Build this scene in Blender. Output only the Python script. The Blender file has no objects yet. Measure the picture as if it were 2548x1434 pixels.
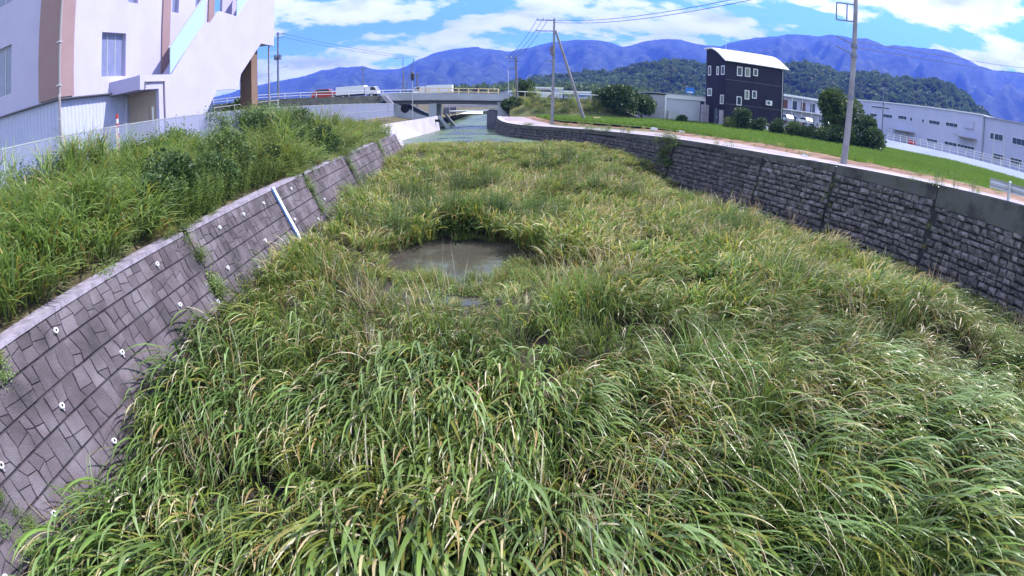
import bpy, math, random
import numpy as np
from mathutils import Vector, Matrix, noise

RND = random.Random(11)
R = math.radians
sc = bpy.context.scene

# ------------------------------------------------------------------ camera (wide fixed-lens river camera, barrel lens)
cam_d = bpy.data.cameras.new("Camera")
cam = bpy.data.objects.new("Camera", cam_d)
sc.collection.objects.link(cam)
sc.camera = cam
cam_d.type = 'PANO'
cam_d.panorama_type = 'FISHEYE_LENS_POLYNOMIAL'
cam_d.sensor_fit = 'HORIZONTAL'
cam_d.sensor_width = 36.0
cam_d.sensor_height = 36.0 * 9 / 16
_f = 1425 * 36.0 / 2548
cam_d.fisheye_fov = math.pi
cam_d.fisheye_polynomial_k0 = 0
cam_d.fisheye_polynomial_k1 = -1 / _f
cam_d.fisheye_polynomial_k2 = 0
cam_d.fisheye_polynomial_k3 = -.05 / _f ** 3
cam_d.fisheye_polynomial_k4 = 0
cam_d.clip_start = .1
cam_d.clip_end = 30000
cam.location = (0, 0, 0)
cam.rotation_euler = (Matrix.Rotation(R(71.0), 3, 'X') @ Matrix.Rotation(R(.4), 3, 'Z')).to_euler()

# ------------------------------------------------------------------ sun, sky, exposure
SUN_AZ, SUN_EL = 70.0, 53.0      # azimuth clockwise from +Y
sd = Vector((math.sin(R(SUN_AZ)) * math.cos(R(SUN_EL)), math.cos(R(SUN_AZ)) * math.cos(R(SUN_EL)), math.sin(R(SUN_EL))))
sun_d = bpy.data.lights.new("sun", 'SUN')
sun_d.energy = 5.0
sun_d.angle = R(.55)
sun_d.color = (1.0, .96, .94)
sun = bpy.data.objects.new("sun", sun_d)
sc.collection.objects.link(sun)
sun.rotation_euler = (-sd).to_track_quat('-Z', 'Y').to_euler()

world = bpy.data.worlds.new("World")
sc.world = world
world.use_nodes = True
wn, wl = world.node_tree.nodes, world.node_tree.links
wn.clear()
sky = wn.new('ShaderNodeTexSky')
sky.sky_type = 'NISHITA'
sky.sun_disc = False
sky.sun_elevation = R(SUN_EL)
sky.sun_rotation = R(SUN_AZ)
sky.air_density = 1.0
sky.dust_density = .2
sky.ozone_density = .8
bg_sky = wn.new('ShaderNodeBackground')
bg_sky.inputs['Strength'].default_value = .14
skt = wn.new('ShaderNodeMix')
skt.data_type = 'RGBA'
skt.blend_type = 'MULTIPLY'
skt.inputs[0].default_value = 1.0
skt.inputs[7].default_value = (.55, .93, 1.12, 1)
wl.new(sky.outputs[0], skt.inputs[6])
wl.new(skt.outputs[2], bg_sky.inputs['Color'])
# cumulus deck: a flat layer seen from below, direction projected onto a plane
tc = wn.new('ShaderNodeTexCoord')
sep = wn.new('ShaderNodeSeparateXYZ')
wl.new(tc.outputs['Generated'], sep.inputs[0])


def wmath(op, a, b=None, c=None):
    n = wn.new('ShaderNodeMath')
    n.operation = op
    for i, v in enumerate((a, b, c)):
        if v is None:
            continue
        if isinstance(v, (int, float)):
            n.inputs[i].default_value = v
        else:
            wl.new(v, n.inputs[i])
    return n.outputs[0]


zc = wmath('ADD', wmath('MAXIMUM', sep.outputs['Z'], 0.0), .22)
comb = wn.new('ShaderNodeCombineXYZ')
wl.new(wmath('DIVIDE', sep.outputs['X'], zc), comb.inputs[0])
wl.new(wmath('DIVIDE', sep.outputs['Y'], zc), comb.inputs[1])


def wnoise(vec, scale, detail, rough, dist=0.0, off=(0, 0, 0)):
    m = wn.new('ShaderNodeMapping')
    m.inputs['Location'].default_value = off
    wl.new(vec, m.inputs[0])
    n = wn.new('ShaderNodeTexNoise')
    n.inputs['Scale'].default_value = scale
    n.inputs['Detail'].default_value = detail
    n.inputs['Roughness'].default_value = rough
    n.inputs['Distortion'].default_value = dist
    wl.new(m.outputs[0], n.inputs['Vector'])
    return n.outputs[0]


def wramp(fac, stops):
    r = wn.new('ShaderNodeValToRGB')
    e = r.color_ramp.elements
    while len(e) < len(stops):
        e.new(.5)
    for el, (p, c) in zip(e, stops):
        el.position = p
        el.color = c if len(c) == 4 else (*c, 1)
    wl.new(fac, r.inputs[0])
    return r.outputs[0]


cover = wnoise(comb.outputs[0], 1.75, 11, .55, .1, (5.3, 2.2, 0))
mask = wramp(cover, [(.478, (0, 0, 0)), (.518, (.8, .8, .8)), (.57, (1, 1, 1))])
shade_n = wnoise(comb.outputs[0], 1.75, 9, .55, .1, (5.3, 2.32, 0))
ccol = wramp(shade_n, [(.44, (1.0, 1.0, 1.0)), (.55, (.90, .92, .97)), (.68, (.50, .55, .68))])
bg_c = wn.new('ShaderNodeBackground')
bg_c.inputs['Strength'].default_value = 1.3
wl.new(ccol, bg_c.inputs['Color'])
mixw = wn.new('ShaderNodeMixShader')
wl.new(mask, mixw.inputs[0])
wl.new(bg_sky.outputs[0], mixw.inputs[1])
wl.new(bg_c.outputs[0], mixw.inputs[2])
wout = wn.new('ShaderNodeOutputWorld')
wl.new(mixw.outputs[0], wout.inputs['Surface'])

sc.view_settings.view_transform = 'Standard'
sc.view_settings.look = 'None'
sc.view_settings.gamma = 1.0
sc.view_settings.use_curve_mapping = False
sc.view_settings.exposure = 1.0
sc.render.engine = 'CYCLES'
sc.cycles.use_denoising = True
sc.cycles.max_bounces = 5
sc.cycles.diffuse_bounces = 2
sc.cycles.glossy_bounces = 3
sc.cycles.transmission_bounces = 4
sc.cycles.transparent_max_bounces = 12
sc.cycles.volume_bounces = 0
sc.cycles.caustics_reflective = False
sc.cycles.caustics_refractive = False
sc.render.film_transparent = False

COL = sc.collection


# ------------------------------------------------------------------ materials
def mat(name, c1, c2=None, scale=4.0, rough=.85, bump=0.0, bscale=30.0, spec=.25, metallic=0.0, c3=None,
        detail=6, rand=0.0, coords='Object', stretch=None):
    m = bpy.data.materials.new(name)
    m.use_nodes = True
    nt = m.node_tree
    b = nt.nodes['Principled BSDF']
    b.inputs['Roughness'].default_value = rough
    b.inputs['Specular IOR Level'].default_value = spec
    b.inputs['Metallic'].default_value = metallic
    t = nt.nodes.new('ShaderNodeTexCoord')
    vec = t.outputs[coords]
    if stretch:
        mp = nt.nodes.new('ShaderNodeMapping')
        mp.inputs['Scale'].default_value = stretch
        nt.links.new(vec, mp.inputs[0])
        vec = mp.outputs[0]
    col = None
    if c2 is not None:
        n = nt.nodes.new('ShaderNodeTexNoise')
        n.inputs['Scale'].default_value = scale
        n.inputs['Detail'].default_value = detail
        n.inputs['Roughness'].default_value = .62
        nt.links.new(vec, n.inputs['Vector'])
        r = nt.nodes.new('ShaderNodeValToRGB')
        r.color_ramp.elements[0].position = .36
        r.color_ramp.elements[1].position = .64
        r.color_ramp.elements[0].color = (*c1, 1)
        r.color_ramp.elements[1].color = (*c2, 1)
        if c3 is not None:
            e = r.color_ramp.elements.new(.5)
            e.color = (*c3, 1)
        nt.links.new(n.outputs[0], r.inputs[0])
        col = r.outputs[0]
    if rand > 0:
        oi = nt.nodes.new('ShaderNodeObjectInfo')
        mr = nt.nodes.new('ShaderNodeMapRange')
        mr.inputs['To Min'].default_value = 1 - rand
        mr.inputs['To Max'].default_value = 1 + rand
        nt.links.new(oi.outputs['Random'], mr.inputs['Value'])
        hs = nt.nodes.new('ShaderNodeHueSaturation')
        nt.links.new(mr.outputs[0], hs.inputs['Value'])
        if col is not None:
            nt.links.new(col, hs.inputs['Color'])
        else:
            hs.inputs['Color'].default_value = (*c1, 1)
        col = hs.outputs[0]
    if col is not None:
        nt.links.new(col, b.inputs['Base Color'])
    else:
        b.inputs['Base Color'].default_value = (*c1, 1)
    if bump > 0:
        n2 = nt.nodes.new('ShaderNodeTexNoise')
        n2.inputs['Scale'].default_value = bscale
        n2.inputs['Detail'].default_value = 5
        nt.links.new(vec, n2.inputs['Vector'])
        bp = nt.nodes.new('ShaderNodeBump')
        bp.inputs['Strength'].default_value = bump
        bp.inputs['Distance'].default_value = .05
        nt.links.new(n2.outputs[0], bp.inputs['Height'])
        nt.links.new(bp.outputs[0], b.inputs['Normal'])
    return m


def leaf_mat(name, rough=.55, trans=.35, attr=True, base=(.08, .13, .03), var=.25, hue=.02, gain=1.0, inst=True):
    """foliage: colour per leaf from the mesh, brightness per plant, part of the light passes through"""
    m = bpy.data.materials.new(name)
    m.use_nodes = True
    nt = m.node_tree
    nt.nodes.clear()
    out = nt.nodes.new('ShaderNodeOutputMaterial')
    p = nt.nodes.new('ShaderNodeBsdfPrincipled')
    p.inputs['Roughness'].default_value = rough
    p.inputs['Specular IOR Level'].default_value = .35
    tr = nt.nodes.new('ShaderNodeBsdfTranslucent')
    mx = nt.nodes.new('ShaderNodeMixShader')
    mx.inputs[0].default_value = trans
    a = nt.nodes.new('ShaderNodeAttribute')
    a.attribute_name = 'col'
    hs = nt.nodes.new('ShaderNodeHueSaturation')
    if attr:
        nt.links.new(a.outputs['Color'], hs.inputs['Color'])
    else:
        hs.inputs['Color'].default_value = (*base, 1)
    ti = nt.nodes.new('ShaderNodeAttribute')
    ti.attribute_type = 'INSTANCER' if inst else 'GEOMETRY'
    ti.attribute_name = 'tint'
    mr = nt.nodes.new('ShaderNodeMapRange')
    mr.inputs['To Min'].default_value = (1 - var) * gain
    mr.inputs['To Max'].default_value = (1 + var) * gain
    nt.links.new(ti.outputs['Fac'], mr.inputs['Value'])
    nt.links.new(mr.outputs[0], hs.inputs['Value'])
    tw = nt.nodes.new('ShaderNodeAttribute')
    tw.attribute_type = 'INSTANCER' if inst else 'GEOMETRY'
    tw.attribute_name = 'warm'
    mr2 = nt.nodes.new('ShaderNodeMapRange')
    mr2.inputs['To Min'].default_value = .5
    mr2.inputs['To Max'].default_value = .5 - hue * 3
    nt.links.new(tw.outputs['Fac'], mr2.inputs['Value'])
    nt.links.new(mr2.outputs[0], hs.inputs['Hue'])
    nt.links.new(hs.outputs[0], p.inputs['Base Color'])
    nt.links.new(hs.outputs[0], tr.inputs['Color'])
    nt.links.new(p.outputs[0], mx.inputs[1])
    nt.links.new(tr.outputs[0], mx.inputs[2])
    nt.links.new(mx.outputs[0], out.inputs['Surface'])
    return m


M = {}
M['stone_l'] = mat('panel stone', (.052, .044, .050), (.140, .120, .142), .9, .9, .6, 45, rand=.25, c3=(.098, .080, .094))
M['mortar_l'] = mat('panel joint', (.045, .038, .045), (.07, .06, .07), 3)
M['cap'] = mat('capping concrete', (.18, .155, .20), (.30, .265, .33), 5, .9, .3, 30)
M['stone_r'] = mat('rough stone', (.07, .063, .066), (.205, .187, .20), 4, .85, .9, 22, rand=.3, c3=(.12, .11, .108))
M['mortar_r'] = mat('dark joint', (.024, .023, .024), (.042, .04, .04), 4)
M['parapet'] = mat('mossy concrete', (.045, .042, .044), (.095, .088, .095), 1.1, .9, .3, 24, c3=(.085, .085, .07))
M['concrete'] = mat('pale concrete', (.30, .275, .34), (.42, .39, .47), 1.2, .9, .2, 20)
M['road'] = mat('concrete road', (.22, .182, .21), (.345, .285, .325), .7, .9, .15, 12)
M['soil'] = mat('soil', (.16, .105, .075), (.33, .23, .17), .9, .95, .5, 9, c3=(.22, .15, .10))
M['soil_red'] = mat('red soil', (.12, .075, .055), (.26, .17, .12), .8, .95, .6, 6, c3=(.19, .105, .075))
M['ground'] = mat('grassy ground', (.07, .09, .035), (.14, .14, .06), .25, .95, .4, 3, c3=(.10, .11, .045))
M['bank_soil'] = mat('straw littered soil', (.055, .045, .028), (.14, .115, .06), .9, .95, .5, 5, c3=(.08, .07, .035))
M['mud'] = mat('mud', (.025, .02, .016), (.05, .042, .03), .6, .9, .4, 6)
M['gravel'] = mat('gravel', (.20, .18, .18), (.36, .33, .33), 6, .95, .8, 14)
M['paddy'] = mat('paddy mud', (.05, .08, .02), (.08, .12, .03), .5, .8)
M['white'] = mat('white plastic', (.74, .73, .76), None, rough=.5)
M['hole'] = mat('hole', (.012, .012, .014), None)
M['streak'] = mat('lime streak', (.20, .18, .215), (.30, .275, .32), 9)
M['wood_dark'] = mat('dark metal', (.05, .05, .06), None, rough=.5, metallic=.3)


def grid_mat():
    return None


class MB:
    """collects faces for one mesh object"""

    def __init__(s):
        s.v = []
        s.f = []
        s.c = []

    def add(s, vs, fs):
        o = len(s.v)
        s.v += [tuple(v) for v in vs]
        s.f += [tuple(i + o for i in f) for f in fs]
        return s

    def box(s, x0, x1, y0, y1, z0, z1):
        return s.add([(x0, y0, z0), (x1, y0, z0), (x1, y1, z0), (x0, y1, z0), (x0, y0, z1), (x1, y0, z1), (x1, y1, z1), (x0, y1, z1)],
                     [(0, 3, 2, 1), (4, 5, 6, 7), (0, 1, 5, 4), (1, 2, 6, 5), (2, 3, 7, 6), (3, 0, 4, 7)])

    def bar(s, p0, p1, w, h, up=(0, 0, 1)):
        p0, p1 = Vector(p0), Vector(p1)
        d = (p1 - p0).normalized()
        u = Vector(up)
        side = d.cross(u).normalized()
        u = side.cross(d).normalized()
        vs = []
        for p in (p0, p1):
            for a, b in ((-1, -1), (1, -1), (1, 1), (-1, 1)):
                vs.append(p + side * (a * w / 2) + u * (b * h / 2))
        return s.add(vs, [(3, 2, 1, 0), (4, 5, 6, 7), (0, 1, 5, 4), (1, 2, 6, 5), (2, 3, 7, 6), (3, 0, 4, 7)])

    def tube(s, pts, rad, n=8, caps=True):
        pts = [Vector(p) for p in pts]
        if not isinstance(rad, (list, tuple)):
            rad = [rad] * len(pts)
        vs = []
        for i, p in enumerate(pts):
            d = (pts[min(i + 1, len(pts) - 1)] - pts[max(i - 1, 0)]).normalized()
            a = Vector((0, 0, 1)) if abs(d.z) < .9 else Vector((1, 0, 0))
            x = d.cross(a).normalized()
            y = d.cross(x).normalized()
            for k in range(n):
                t = 2 * math.pi * k / n
                vs.append(p + (x * math.cos(t) + y * math.sin(t)) * rad[i])
        fs = []
        for i in range(len(pts) - 1):
            for k in range(n):
                k2 = (k + 1) % n
                fs.append((i * n + k, i * n + k2, (i + 1) * n + k2, (i + 1) * n + k))
        if caps:
            fs.append(tuple(range(n - 1, -1, -1)))
            fs.append(tuple(range((len(pts) - 1) * n, len(pts) * n)))
        return s.add(vs, fs)

    def prism(s, poly, axis, a0, a1):
        """poly: 2-D points; axis x: (y,z) points from x=a0..a1; axis y: (x,z) points"""
        def P(u, w, a):
            return (a, u, w) if axis == 'x' else ((u, a, w) if axis == 'y' else (u, w, a))
        n = len(poly)
        vs = [P(u, w, a0) for u, w in poly] + [P(u, w, a1) for u, w in poly]
        fs = [tuple(range(n)), tuple(range(2 * n - 1, n - 1, -1))]
        fs += [(i, (i + 1) % n, n + (i + 1) % n, n + i) for i in range(n)]
        return s.add(vs, fs)

    def build(s, name, material, parent=None, smooth=False, fix=True):
        me = bpy.data.meshes.new(name)
        me.from_pydata(s.v, [], s.f)
        if fix:
            import bmesh
            bm = bmesh.new()
            bm.from_mesh(me)
            bmesh.ops.recalc_face_normals(bm, faces=bm.faces)
            bm.to_mesh(me)
            bm.free()
        if smooth:
            me.polygons.foreach_set('use_smooth', [True] * len(me.polygons))
        if s.c:
            a = me.color_attributes.new('col', 'FLOAT_COLOR', 'POINT')
            a.data.foreach_set('color', np.array(s.c, dtype=np.float32).ravel())
        me.materials.append(M[material] if isinstance(material, str) else material)
        o = bpy.data.objects.new(name, me)
        COL.objects.link(o)
        if parent is not None:
            o.parent = parent
        return o


def tag(o, label=None, cat=None, group=None, kind=None):
    if label:
        o['label'] = label
    if cat:
        o['category'] = cat
    if group:
        o['group'] = group
    if kind:
        o['kind'] = kind
    return o


def empty(name, label, cat, group=None, loc=(0, 0, 0)):
    o = bpy.data.objects.new(name, None)
    COL.objects.link(o)
    o.location = loc
    o.empty_display_size = .3
    return tag(o, label, cat, group)


def lerp(a, b, t):
    return a + (b - a) * t


def interp(x, xs, ys):
    return float(np.interp(x, xs, ys))


# ------------------------------------------------------------------ the lie of the land (camera eye level is z = 0)
HL = -2.4
BATL = .5


def xl(y):                       # top edge of the block wall on the building side
    return -6.55 - .047 * y


RT = [(20.2, -6, -1.0), (19.6, 0, -1.1), (18.9, 5, -1.2), (17.9, 9.5, -1.3), (17.0, 13, -1.42), (15.5, 18, -1.65), (13.8, 22, -1.8), (12.3, 25.5, -1.93),
      (9.95, 32.2, -2.0), (8.4, 36.6, -2.1), (5.6, 44.5, -2.3), (3.2, 49, -2.4), (.7, 53, -2.47), (-.9, 57.5, -2.38), (-1.6, 62, -2.2), (-1.8, 68, -2.1)]
RTy = [p[1] for p in RT]


def _smooth(vals, ys):
    yy = np.arange(-6, 68.01, .5)
    v = np.interp(yy, ys, vals)
    k = np.ones(7) / 7
    vp = np.concatenate([np.full(3, v[0]) + np.arange(-3, 0) * (v[1] - v[0]), v, np.full(3, v[-1]) + np.arange(1, 4) * (v[-1] - v[-2])])
    return yy, np.convolve(vp, k, 'valid')


_ry, _rx = _smooth([p[0] for p in RT], RTy)
_, _rz = _smooth([p[2] for p in RT], RTy)


def xr(y):
    return float(np.interp(y, _ry, _rx))


def zr(y):
    return float(np.interp(y, _ry, _rz))


def zbed(x, y):
    b = interp(y, [-5, 8, 12, 24, 31, 37, 43, 45.5, 60], [-5.5, -5.45, -5.2, -5.1, -4.6, -3.62, -3.52, -4.1, -4.4])
    if y < 36:
        t = min(1, max(0, (x - 4) / 8))
        b += .02 * t * t * (3 - 2 * t)
    t = min(1, max(0, (x - xl(y) - 1.0) / 3.2))
    b += interp(y, [0, 3, 9, 26, 36], [.25, .45, .85, .7, .0]) * (1 - t * t * (3 - 2 * t))
    ex, ey = (x + 1.45) / 2.6, (y - 17.3) / 3.7
    d = math.hypot(ex, ey)
    if d < 1:
        b -= .5 * (1 - d * d)
    return b + .05 * noise.noise(Vector((x * .7, y * .7, 0)))


def sheet(name, xs_of_row, ys, zf, material, kind='structure', label=None):
    mb = MB()
    n = None
    for y in ys:
        row = xs_of_row(y)
        n = len(row)
        for x in row:
            mb.v.append((x, y, zf(x, y)))
    for j in range(len(ys) - 1):
        for i in range(n - 1):
            a = j * n + i
            mb.f.append((a, a + 1, a + n + 1, a + n))
    o = mb.build(name, material, fix=False, smooth=True)
    o['kind'] = kind
    return o


# river bed
sheet('river_bed', lambda y: list(np.linspace(-9.5, max(xr(min(y, 68)) + .5, 1), 60)), list(np.linspace(-6, 50, 110)) + list(np.linspace(52, 140, 20)), zbed, 'mud')


def water_mat(name, deep, algae=None, rough=.06, scale=1.2, thr=(.45, .6)):
    m = mat(name, deep, None, rough=rough, spec=.5)
    nt = m.node_tree
    b = nt.nodes['Principled BSDF']
    tcn = nt.nodes.new('ShaderNodeTexCoord')
    n = nt.nodes.new('ShaderNodeTexNoise')
    n.inputs['Scale'].default_value = 6
    n.inputs['Detail'].default_value = 3
    nt.links.new(tcn.outputs['Object'], n.inputs['Vector'])
    bp = nt.nodes.new('ShaderNodeBump')
    bp.inputs['Strength'].default_value = .08
    bp.inputs['Distance'].default_value = .03
    nt.links.new(n.outputs[0], bp.inputs['Height'])
    nt.links.new(bp.outputs[0], b.inputs['Normal'])
    if algae:
        n2 = nt.nodes.new('ShaderNodeTexNoise')
        n2.inputs['Scale'].default_value = scale
        n2.inputs['Detail'].default_value = 7
        n2.inputs['Roughness'].default_value = .7
        nt.links.new(tcn.outputs['Object'], n2.inputs['Vector'])
        r = nt.nodes.new('ShaderNodeValToRGB')
        r.color_ramp.elements[0].position = thr[0]
        r.color_ramp.elements[1].position = thr[1]
        r.color_ramp.elements[0].color = (*deep, 1)
        r.color_ramp.elements[1].color = (*algae, 1)
        nt.links.new(n2.outputs[0], r.inputs[0])
        nt.links.new(r.outputs[0], b.inputs['Base Color'])
        r2 = nt.nodes.new('ShaderNodeValToRGB')
        r2.color_ramp.elements[0].position = thr[0]
        r2.color_ramp.elements[1].position = thr[1]
        r2.color_ramp.elements[0].color = (rough,) * 3 + (1,)
        r2.color_ramp.elements[1].color = (.5, .5, .5, 1)
        nt.links.new(n2.outputs[0], r2.inputs[0])
        nt.links.new(r2.outputs[0], b.inputs['Roughness'])
    return m


mb = MB()
ring = [(-1.45 + 2.9 * math.cos(t), 17.3 + 4.0 * math.sin(t), -5.24) for t in np.linspace(0, 2 * math.pi, 48, endpoint=False)]
mb.add(ring, [tuple(range(48))])
tag(mb.build('pool_water', water_mat('murky water', (.06, .055, .045), (.10, .12, .10), rough=.05, scale=.5, thr=(.5, .7)), fix=False), kind='structure')
mb = MB()
mb.add([(-12, 38, -3.6), (4, 38, -3.6), (1.5, 58, -3.6), (0, 140, -3.6), (-13, 140, -3.6)], [(0, 1, 2, 3, 4)])
tag(mb.build('river_water', water_mat('river surface', (.05, .065, .055), (.075, .12, .06), rough=.22, scale=.3, thr=(.42, .56)), fix=False), kind='structure')

mb = MB()
for y_ in np.arange(16.5, 28.1, .5):
    xf = xr(y_) - (zr(y_) + 5.05) * .28
    w_ = 1.7 * math.sin(math.pi * (y_ - 16) / 12.6) + .2 * noise.noise(Vector((y_, 0, 0)))
    for q in (0, .5, 1):
        mb.v.append((xf + .1 - max(.05, w_) * q, y_, zbed(xf - w_ * q, y_) + .10 - .08 * q))
for j in range(len(mb.v) // 3 - 1):
    for q in (0, 1):
        mb.f.append((j * 3 + q, j * 3 + q + 1, j * 3 + q + 4, j * 3 + q + 3))
tag(mb.build('gravel_bar_ground', 'gravel', fix=False), kind='structure')

# ------------------------------------------------------------------ ground on both banks and out to the horizon
YS = list(np.arange(-60, -6, 9)) + list(np.arange(-6, 68.1, 1.0)) + [70, 75, 80, 100, 130, 140, 170, 240, 400, 800, 1500, 3000, 5400]
OFF_R = [.0, 4, 8, 14, 24, 40, 70, 120, 300, 900, 2500, 5400]
OFF_L = [.0, .45, 2, 4, 5.5, 7, 10, 20, 45, 120, 300, 900, 2500, 5400]


def xr_all(y):
    if y <= 68:
        return xr(max(y, -6)) + (0 if y > -6 else (-6 - y) * .12)
    return -1.8 if y <= 135 else -5.5


def zg_r(x, y):
    o = x - xr_all(y)
    z0 = zr(min(max(y, -6), 68))
    return lerp(z0, -2.2, min(1, o / 16)) - .02


sheet('ground', lambda y: [xr_all(y) + o for o in OFF_R], YS, zg_r, 'ground')
LBX = [0, .45, 2, 4, 5.5, 7, 10, 20, 5400]
LBZ = [-2.42, -2.40, -2.15, -1.75, -1.42, -1.35, -1.3, -1.3, -1.6]


def xl_all(y):
    if y <= 40.6:
        return xl(y)
    if y <= 66.5:
        return interp(y, [40.6, 42.3, 47.8, 52, 60, 66.5], [xl(40.6), -10.2, -11.3, -10.7, -9.5, -8.85])
    return -8.85 if y <= 135 else -5.5


def zg_l(x, y):
    o = xl_all(y) - x
    return interp(o, LBX, LBZ) + (.06 * noise.noise(Vector((x * .5, y * .5, 3))) if o > 1 and o < 40 else 0) - max(0, min(1, (y - 30) / 40)) * .5 * (1 if o > .5 else 0)


sheet('ground', lambda y: [xl_all(y) - o for o in reversed(OFF_L)], YS, zg_l, 'bank_soil')

# concrete road on the far bank, verge and paddy
RW_Y = [-6, 30, 40, 46, 48.8, 52.3, 55, 66, 68]
RW_W = [3.9, 3.8, 5.0, 7.0, 7.9, 5.6, 4.2, 3.0, 3.0]


def road_w(y):
    return interp(y, RW_Y, RW_W)


ys = list(np.arange(-6, 68.01, 1.0))
sheet('road', lambda y: [xr(y) + .12 + (road_w(y) - .12) * t for t in (0, .33, .66, 1)], ys, lambda x, y: zr(y) + .03, 'road')
VW_Y = [-6, 12, 25, 33, 40, 48, 53, 60, 68]
VW_W = [9, 7.5, 4.6, 3.0, 2.4, 1.6, 1.5, 1.5, 1.5]


def verge_z(x, y):
    o = (x - xr(y) - road_w(y)) / interp(y, VW_Y, VW_W)
    if o > .97:
        return -2.0
    return lerp(zr(y), -2.1, o * .12) + .02 + .14 * math.sin(math.pi * min(1, max(0, o))) * (1 + .7 * noise.noise(Vector((x * .8, y * .8, 9))))


sheet('soil_verge', lambda y: [xr(y) + road_w(y) - .1 + interp(y, VW_Y, VW_W) * t for t in np.linspace(0, 1, 9)], list(np.arange(-6, 68.01, .5)), verge_z, 'soil_red')


def paddy_x0(y):
    if y > 66:
        return 15.5
    return xr(y) + road_w(y) + interp(y, VW_Y, VW_W) - .2


def paddy_x1(y):
    return interp(y, [-6, 40, 46, 58, 61, 64, 71], [62, 60, 59, 58, 40, 25, 24.5])


sheet('paddy_field', lambda y: [lerp(paddy_x0(y), max(paddy_x1(y), paddy_x0(y) + 1), t) for t in np.linspace(0, 1, 10)], list(np.arange(-6, 66.01, 2)) + [68, 70, 71.5], lambda x, y: -2.1, 'paddy')

# ------------------------------------------------------------------ block wall on the building side
SL = math.hypot(1, BATL)
DL = Vector((BATL / SL, 0, -1 / SL))
NL = Vector((1 / SL, .047, BATL / SL)).normalized()


def LW(s, d, off):
    return Vector((xl(s), s, HL)) + DL * d + NL * off


wall = empty('block_retaining_wall', 'sloping wall of lavender grey patterned concrete blocks below the weedy bank', 'wall', loc=(0, 0, 0))
Y0L, Y1L = .6, 40.6
ROW = .41 * SL
NROW = 8
mb = MB()
ss = np.linspace(Y0L, Y1L, 40)
for a, b in zip(ss[:-1], ss[1:]):
    mb.add([LW(a, 0, -.015), LW(b, 0, -.015), LW(b, ROW * NROW, -.015), LW(a, ROW * NROW, -.015)], [(0, 1, 2, 3)])
mb.build('backing', 'mortar_l', wall, fix=False)
mb = MB()
cuts = [(Y0L, 10.3), (10.5, 19.0), (19.25, 25.0), (25.9, 33.2), (33.6, Y1L)]
for a, b in cuts:
    n = max(2, int((b - a) / 1.2))
    sv = np.linspace(a, b, n)
    for p, q in zip(sv[:-1], sv[1:]):
        def ring_at(s):
            t = Vector((xl(s), s, HL))
            j = .05 * noise.noise(Vector((s * 1.7, 0, 0)))
            return [t + NL * .045 + DL * .05, t + NL * .05 + Vector((0, 0, .03)), t + Vector((-.30 + j, 0, .045)), t + Vector((-.34 + j, 0, -.25)), t + DL * .05 - NL * .1]
        A, B = ring_at(p), ring_at(q)
        mb.add(A + B, [(0, 1, 6, 5), (1, 2, 7, 6), (2, 3, 8, 7)])
mb.build('capping', 'cap', wall)


def stone_poly(mbx, P3, pts, gap, inset, h, rnd, tilt=.0):
    """raised stone over a 2-D outline (s,d)"""
    cx = sum(p[0] for p in pts) / len(pts)
    cy = sum(p[1] for p in pts) / len(pts)

    def shr(g):
        o = []
        for x, y in pts:
            dx, dy = x - cx, y - cy
            l = math.hypot(dx, dy)
            k = max(.2, 1 - g * 1.35 / l)
            o.append((cx + dx * k, cy + dy * k))
        return o
    n = len(pts)
    a, b, c = shr(gap), shr(gap + inset * .35), shr(gap + inset)
    tx, ty = rnd.uniform(-tilt, tilt), rnd.uniform(-tilt, tilt)
    vs = [P3(x, y, -.02) for x, y in a] + [P3(x, y, h * .7 + tx * (x - cx) + ty * (y - cy)) for x, y in b] + [P3(x, y, h + tx * (x - cx) + ty * (y - cy)) for x, y in c]
    vs.append(P3(cx, cy, h * 1.12))
    fs = []
    for i in range(n):
        j = (i + 1) % n
        fs += [(i, j, n + j, n + i), (n + i, n + j, 2 * n + j, 2 * n + i), (2 * n + i, 2 * n + j, 3 * n)]
    mbx.add(vs, fs)


stones = []
rs = random.Random(5)
for r in range(NROW):
    d0, d1 = r * ROW + .022, (r + 1) * ROW - .004
    if r == 0:
        d0 = .055
    for a, b in cuts:
        s = a
        bnd = []
        while s < b - .2:
            bnd.append([(s + rs.uniform(-.045, .045)) if s > a else a, s + rs.uniform(-.05, .05) if s > a else a, (s + rs.uniform(-.045, .045)) if s > a else a, rs.uniform(.3, .7)])
            s += rs.choice((.20, .23, .26, .31))
        bnd.append([b, b, b, .5])
        for L, Rr in zip(bnd[:-1], bnd[1:]):
            def bp(B, t):
                k = B[3]
                return (lerp(B[0], B[1], t / k) if t < k else lerp(B[1], B[2], (t - k) / (1 - k)), lerp(d0, d1, t))
            if rs.random() < .62:
                hl = rs.uniform(.34, .66)
                hr = min(.74, max(.28, hl + rs.uniform(-.2, .2)))
                up = [bp(L, 0), bp(Rr, 0)] + ([bp(Rr, Rr[3])] if Rr[3] < hr - .05 else []) + [bp(Rr, hr), bp(L, hl)] + ([bp(L, L[3])] if L[3] < hl - .05 else [])
                lo = [bp(L, hl), bp(Rr, hr)] + ([bp(Rr, Rr[3])] if Rr[3] > hr + .05 else []) + [bp(Rr, 1), bp(L, 1)] + ([bp(L, L[3])] if L[3] > hl + .05 else [])
                stones += [up, lo]
            else:
                stones.append([bp(L, 0), bp(Rr, 0), bp(Rr, Rr[3]), bp(Rr, 1), bp(L, 1), bp(L, L[3])])


def lkey(pl):
    s = sum(p[0] for p in pl) / len(pl)
    d = sum(p[1] for p in pl) / len(pl)
    p = LW(s, d, 0)
    canopy = interp(s, [2.5, 4, 5, 6, 8, 12, 20], [-4.6, -4.4, -4.1, -3.9, -3.75, -3.6, -3.6])
    az = math.degrees(math.atan2(p.x, p.y))
    return (0 if (p.z > canopy and az > -62) else 1, p.length)


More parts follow.
